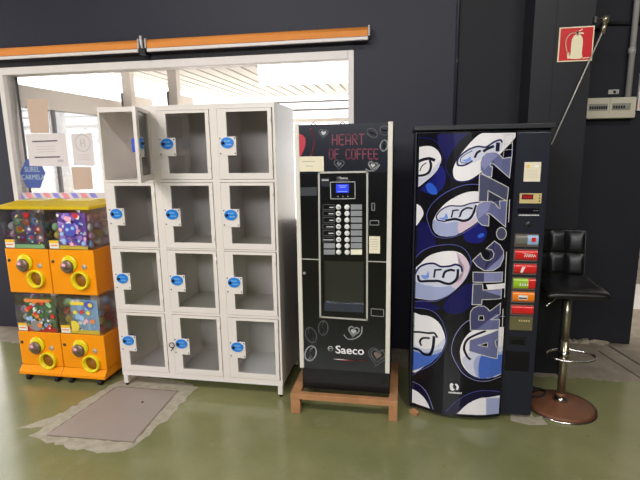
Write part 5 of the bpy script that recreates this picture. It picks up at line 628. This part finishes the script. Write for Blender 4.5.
for q, (za, zb2, c1, c2, lb) in enumerate(rows):
    b = MB(); b.box(.614, .740, FY-.004, FY-.0002, zb2-.004, za+.002, 'button_rim'); xa, xb = .619, .737; n = 10; zc = (za+zb2)/2; rz_ = (za-zb2)/2-.004
    if q < 6:
        vs = []; cut = {0: .68, 3: .70}.get(q, xb)
        for x in (xa, cut, xb):
            for i in range(n+1):
                a = PI*i/n; vs.append((x, FY-.004-.014*math.sin(a), zc-rz_*math.cos(a)))
        b.add(vs[:2*(n+1)], [(i, i+1, n+2+i, n+1+i) for i in range(n)], c1, True)
        b.add(vs[n+1:], [(i, i+1, n+2+i, n+1+i) for i in range(n)], c2, True)
        for x in (xa, xb): b.add([(x, FY-.004-.014*math.sin(PI*i/n), zc-rz_*math.cos(PI*i/n)) for i in range(n+1)], [tuple(range(n+1))], 'gray2')
        yy = lambda x: FY-.0186
        if q == 1:
            for m_ in range(5): b.stroke([(.668+m_*.012, zc-.008), (.673+m_*.012, zc+.007), (.678+m_*.012, zc-.006)], .003, 'can_white', yy)
            b.stroke([(.662, zc+.012), (.715, zc+.006)], .002, 'can_white', yy)
        if q == 2: b.decal([(.652, zc-.018), (.664, zc-.018), (.678, zc+.016), (.66, zc+.014)], 'can_white', lambda x: FY-.0192)
        if q == 3:
            for m_ in range(4): b.decal([(.65+m_*.013, zc-.01), (.66+m_*.013, zc-.008), (.657+m_*.013, zc+.01)], 'can_white', lambda x: FY-.0192)
        if q == 4: b.decal([(.65, zc-.012), (.70, zc-.012), (.70, zc+.012), (.65, zc+.014)], 'can_white', lambda x: FY-.0192); b.stroke([(.655, zc-.004), (.694, zc-.004)], .008, 'black', lambda x: FY-.0196)
        if q == 0: b.decal([(.70, zc-.006), (.722, zc-.006), (.722, zc+.018), (.70, zc+.018)], 'can_red', lambda x: FY-.0192)
    else:
        b.box(.616, .738, FY-.008, FY-.004, zb2, za-.002, 'can_olive')
        for m_, xx in enumerate((.664, .676, .690, .702, .715)): b.box(xx, xx+.007, FY-.0086, FY-.008, za-.028, za-.018, 'display_gold')
    lab(part('selection_button', b, 0, cp), lb)
b = MB(); b.box(.620, .712, FY-.003, FY-.0002, .468, .524, 'black_plastic'); b.box(.63, .702, FY-.008, FY-.003, .474, .500, 'black'); part('coin_return', b, .002, cp)
b = MB(); b.box(.604, .738, FY-.003, FY-.0002, .306, .430, 'black'); part('can_outlet', b, .001, cp)
b = MB(); b.box(.641, .726, FY-.002, FY-.0008, 1.417, 1.522, 'paper_cream'); b.box(.655, .668, FY-.0025, FY-.002, 1.49, 1.51, 'cap_yellow'); b.box(.650, .654, FY-.0025, FY-.002, 1.49, 1.512, 'cap_pink'); b.box(.695, .712, FY-.0025, FY-.002, 1.495, 1.505, 'cap_white')
for q in range(6): b.box(.652, .714, FY-.0025, FY-.002, 1.478-.008*q, 1.479-.008*q, 'print_pale')
T(b.build('paper_note', None, loc=(.68, FY, 1.47), origin=(.68, FY, 1.47)), 'cream notice stuck at the top right of the can vending machine', 'paper')

# ------------------------------------------------------------------ bar stool
SX, SY = .988, 2.945
t = thing('bar_stool', (SX, SY, 0), 'black padded bar stool on a chrome column with a rusty round base', 'stool'); O = t.location
b = MB(); b.lathe((SX, SY, 0), [(.205, 0), (.207, .006), (.203, .012)], 'chrome', 48); b.lathe((SX, SY, 0), [(.202, .0125), (.17, .022), (.12, .034), (.06, .047), (.04, .052)], 'rust', 48); part('base', b)
b = MB(); tilt = -.000; b.lathe((SX-.004, SY, 0), [(.045, .050), (.034, .066), (.028, .078)], 'chrome', 24); b.lathe((SX-.004, SY, 0), [(.0285, .078), (.0285, .098)], 'rust', 20); b.lathe((SX-.004, SY, 0), [(.0235, .098), (.0235, .44)], 'pole', 20); b.lathe((SX-.008, SY, 0), [(.021, .44), (.021, .745)], 'pole', 20); part('column', b)
b = MB(); b.ring((SX+.022, SY-.03, .357), .138, .007, 'chrome', sy=.66); b.tube([(SX-.02, SY, .357), (SX-.02, SY+.07, .357)], .008, 'chrome', 10); b.lathe((SX-.004, SY, .34), [(.03, 0), (.03, .035)], 'chrome', 20); part('footrest', b)
# seat: wedge-shaped cushion curving up into the backrest
def cushion(x0, x1, prof, thick, m, nu=3, nv=None, puff=.012):
    # prof: list of (y, z) along the seat centre line; thickness along the normal
    b = MB(); n = len(prof); U = 13; vs = []
    for side in (0, 1):
        for i, (y, z) in enumerate(prof):
            p = prof[max(0, i-1)]; q = prof[min(n-1, i+1)]; ty, tz = q[0]-p[0], q[1]-p[1]; L_ = math.hypot(ty, tz); ny, nz = -tz/L_, ty/L_
            for j in range(U):
                uu = j/(U-1); pf = abs(math.sin(PI*uu*nu))**.35*abs(math.sin(PI*i/(n-1)*(nv or 1)))**.35 if nv else abs(math.sin(PI*uu))**.3
                h = (thick/2+puff*pf-(0 if 0 < j < U-1 else thick*.22)) * (1 if side == 0 else -1)
                if side == 1: h = -thick/2+(0 if 0 < j < U-1 else thick*.22)
                vs.append((x0+(x1-x0)*uu, y+ny*h, z+nz*h))
    fs = []
    for side in (0, 1):
        o = side*n*U
        for i in range(n-1):
            for j in range(U-1):
                f = (o+i*U+j, o+i*U+j+1, o+(i+1)*U+j+1, o+(i+1)*U+j); fs.append(f if side == 0 else f[::-1])
    o = n*U
    for i in range(n-1): fs.append((i*U, (i+1)*U, o+(i+1)*U, o+i*U)); fs.append((i*U+U-1, o+i*U+U-1, o+(i+1)*U+U-1, (i+1)*U+U-1))
    for j in range(U-1): fs.append((j, o+j, o+j+1, j+1)); e = (n-1)*U; fs.append((e+j, e+j+1, o+e+j+1, o+e+j))
    b.add(vs, fs, m, True); return b
seat_prof = [(2.748, .765), (2.752, .778), (2.775, .788), (2.85, .787), (2.95, .783), (3.05, .788), (3.11, .80)]
o = part('seat', cushion(.802, 1.138, seat_prof, .042, 'leather', puff=.006))
md = o.modifiers.new('s', 'SUBSURF'); md.levels = md.render_levels = 1
# backrest: 3 x 2 padded squares
bk = MB(); bx0, bx1 = .815, 1.108
for c in range(3):
    for rw in range(2):
        xa = bx0+(bx1-bx0)*c/3; xb = bx0+(bx1-bx0)*(c+1)/3; za = .808+.137*rw; zb3 = za+.137; n = 8; vs = []; fs = []
        for i in range(n+1):
            for j in range(n+1):
                uu, vv = i/n, j/n; pf = (math.sin(PI*uu)*math.sin(PI*vv))**.3 if 0 < i < n and 0 < j < n else 0
                cxn = ((xa+(xb-xa)*uu)-(bx0+bx1)/2)/((bx1-bx0)/2); yb = 3.135-.03*cxn*cxn+.035*((za+(zb3-za)*vv)-.808)/.274
                vs.append((xa+(xb-xa)*uu, yb-.006-.020*pf, za+(zb3-za)*vv))
        for i in range(n):
            for j in range(n): a = i*(n+1)+j; fs.append((a, a+n+1, a+n+2, a+1))
        bk.add(vs, fs, 'leather', True)
vs = []; fs = []
for i in range(9):
    x = bx0-.006+(bx1-bx0+.012)*i/8; cxn = (x-(bx0+bx1)/2)/((bx1-bx0)/2); yb = 3.135-.03*cxn*cxn
    vs += [(x, yb, .79), (x, yb+.035, 1.088), (x, yb+.07, 1.088), (x, yb+.035, .79)]
for i in range(8):
    a, c = i*4, i*4+4
    for q in range(4): fs.append((a+q, c+q, c+(q+1) % 4, a+(q+1) % 4))
fs += [(0, 1, 2, 3), (35, 34, 33, 32)]; bk.add(vs, fs, 'leather', False); part('backrest', bk)
b = MB(); b.lathe((SX-.008, SY, .742), [(.09, 0), (.09, .012)], 'steel_dark', 20); b.tube([(SX-.02, SY-.01, .748), (.86, 2.80, .748), (.80, 2.74, .722)], .005, 'chrome', 8); part('height_lever', b)

# cable behind the stool, and a dark strip drawn in for shade
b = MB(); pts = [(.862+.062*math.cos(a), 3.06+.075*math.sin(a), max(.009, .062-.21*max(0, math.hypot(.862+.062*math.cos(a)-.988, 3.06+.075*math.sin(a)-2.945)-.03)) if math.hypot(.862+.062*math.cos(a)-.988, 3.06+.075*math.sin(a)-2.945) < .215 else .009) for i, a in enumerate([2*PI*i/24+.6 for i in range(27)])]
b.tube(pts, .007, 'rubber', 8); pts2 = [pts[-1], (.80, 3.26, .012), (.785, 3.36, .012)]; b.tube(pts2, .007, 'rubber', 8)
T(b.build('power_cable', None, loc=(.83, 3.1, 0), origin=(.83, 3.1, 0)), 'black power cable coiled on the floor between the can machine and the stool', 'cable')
b = MB(); b.box(1.100, 1.118, 3.396, 3.4175, 0, .9, 'rubber'); T(b.build('shadow_strip', None, loc=(1.109, 3.41, 0), origin=(1.109, 3.41, 0)), 'thin black strip standing in for the shadow line on the column behind the stool', 'shadow strip')  # black strip added in place of the shadow beside the stool pole
b = MB(); b.add([(.055, 2.74, 0), (.10, 2.70, 0), (.115, 2.73, 0), (.085, 2.775, 0), (.055, 2.74, .018), (.10, 2.70, .014), (.115, 2.73, .016), (.085, 2.765, .02)], [(3, 2, 1, 0), (4, 5, 6, 7), (0, 1, 5, 4), (1, 2, 6, 5), (2, 3, 7, 6), (3, 0, 4, 7)], 'wood'); T(b.build('wood_chip', None, loc=(.085, 2.735, 0), origin=(.085, 2.735, 0)), 'small splinter of wood on the floor between the two vending machines', 'wood chip')
# bare concrete patch under the can machine corner
b = MB(); pts = ragged([(.66, 2.745), (.76, 2.70), (.86, 2.735), (.84, 2.80), (.79, 2.80), (.79, 3.3), (.68, 3.3), (.66, 2.80)], .012, .06); n = len(pts)
t = thing('floor_patch', (.75, 2.9, 0), 'pale bare concrete patch on the floor at the right foot of the can machine', 'floor patch'); flat('filler', pts, .0015, 0, 'mortar')

# ------------------------------------------------------------------ fixtures on the column and right wall
sx0, sx1, sz0, sz1 = .948, 1.153, 2.133, 2.341; yS = 3.410
t = thing('extinguisher_sign', ((sx0+sx1)/2, yS, (sz0+sz1)/2), 'square red fire extinguisher sign with a cream pictogram on the column', 'sign'); O = t.location
part('plate', MB().box(sx0, sx1, yS, yS+.0075, sz0, sz1, 'sign_cream'), .001)
b = MB(); b.box(sx0+.007, sx1-.007, yS-.0006, yS, sz0+.007, sz1-.007, 'sign_red')
y_ = lambda x: yS-.0012
cx_, W_ = (sx0+sx1)/2+.006, .033
b.decal(smooth_pts([(cx_-W_, sz0+.018), (cx_+W_, sz0+.018), (cx_+W_, sz0+.05), (cx_+W_, sz0+.12), (cx_+W_*.7, sz0+.150), (cx_+.008, sz0+.162), (cx_-.008, sz0+.162), (cx_-W_*.7, sz0+.150), (cx_-W_, sz0+.12), (cx_-W_, sz0+.05)], True, 3), 'sign_cream', y_)
b.stroke([(cx_, sz0+.16), (cx_, sz0+.178)], .012, 'sign_cream', y_); b.stroke([(cx_-.01, sz0+.172), (cx_+.032, sz0+.166)], .008, 'sign_cream', y_); b.stroke([(cx_-.004, sz0+.176), (cx_+.024, sz0+.190)], .006, 'sign_cream', y_)
b.stroke(smooth_pts([(cx_-.006, sz0+.172), (cx_-.035, sz0+.170), (cx_-.058, sz0+.150), (cx_-.066, sz0+.115), (cx_-.058, sz0+.07), (cx_-.046, sz0+.045)], False), .005, 'sign_cream', y_); b.stroke([(cx_-.048, sz0+.05), (cx_-.044, sz0+.024)], .014, 'sign_cream', y_)
b.stroke([(sx1-.055, sz0+.018), (sx1-.018, sz0+.02)], .005, 'sign_cream', y_)
part('pictogram', b)
t = thing('metal_rod', (1.19, 3.37, 2.3), 'thin pale metal rod hanging slantwise from a fitting beside the red sign', 'rod'); O = t.location
part('rod', MB().tube([(1.188, 3.37, 2.30), (.939, 3.37, 1.617)], .0042, 'metal', 8))
part('fitting', MB().tube([(1.196, 3.372, 2.35), (1.190, 3.37, 2.285)], [.014, .009], 'pole', 12)); part('collar', MB().tube([(1.197, 3.372, 2.348), (1.199, 3.372, 2.385)], .017, 'pole', 12))
b = MB(); b.tube([(1.15, 3.40, 2.372), (1.20, 3.372, 2.378)], .006, 'steel_dark', 8); b.box(1.14, 1.1535, 3.39, 3.43, 2.355, 2.39, 'steel_dark'); part('arm', b)
b = MB(); b.tube([(1.20, 3.42, 2.325), (1.30, 3.8, 2.40), (1.42, 4.03, 2.49), (1.56, 4.035, 2.482), (1.83, 4.035, 2.475)], .013, 'rubber', 10); T(b.build('black_cable', None, loc=(1.5, 4.03, 2.48), origin=(1.5, 4.03, 2.48)), 'thick black cable running from the rod fitting behind the grey conduit', 'cable')
t = thing('conduit', (1.62, 4.02, 2.4), 'grey vertical conduit pipe running up from the fuse box', 'conduit'); O = t.location
part('pipe', MB().tube([(1.618, 3.992, 1.957), (1.606, 3.992, 4.38)], .020, 'conduit', 16)); part('coupling', MB().tube([(1.614, 3.992, 2.26), (1.614, 3.992, 2.30)], .025, 'conduit', 16))
t = thing('fuse_box', (1.5, 4.0, 1.88), 'long beige fuse box with two rows of switches under the grey conduit', 'fuse box'); O = t.location
part('enclosure', MB().box(1.337, 1.672, 3.97, 4.05, 1.804, 1.955, 'fuse_beige'), .006)
part('lower_cover', MB().box(1.334, 1.668, 3.962, 3.9695, 1.806, 1.838, 'fuse_beige'), .003)
for xa, xb, n in ((1.350, 1.474, 8), (1.51, 1.63, 7)):
    fr = part('switch_window', MB().box(xa-.004, xb+.004, 3.9655, 3.9695, 1.862, 1.912, 'fuse_grey'), .001)
    for k in range(n):
        xx = xa+(xb-xa)*(k+.5)/n; part('breaker', MB().box(xx-.005, xx+.005, 3.958, 3.9654, 1.874, 1.894, 'black_plastic' if (xa < 1.4 or k < 5) else 'fuse_grey'), 0, fr)
part('seam', MB().box(1.490, 1.493, 3.9685, 3.9702, 1.84, 1.95, 'fuse_grey'))
t = thing('socket_bracket', (1.535, 4.03, 2.0), 'small pale metal clip on the wall just above the fuse box', 'clip'); O = t.location
part('plate', MB().box(1.50, 1.572, 4.035, 4.05, 1.985, 2.018, 'metal'), .003); part('hole', MB().lathe((1.54, 4.035, 2.0), [(.010, 0), (.010, -.002)], 'rubber', 12, 'y'))
t = thing('notice_board', (1.77, 4.03, 2.0), 'white-edged orange notice at the right edge beside the fuse box', 'notice'); O = t.location
part('board', MB().box(1.705, 1.84, 4.03, 4.05, 1.86, 2.13, 'white_paper')); part('sheet', MB().box(1.718, 1.83, 4.028, 4.0298, 1.88, 2.11, 'orange_fabric'))
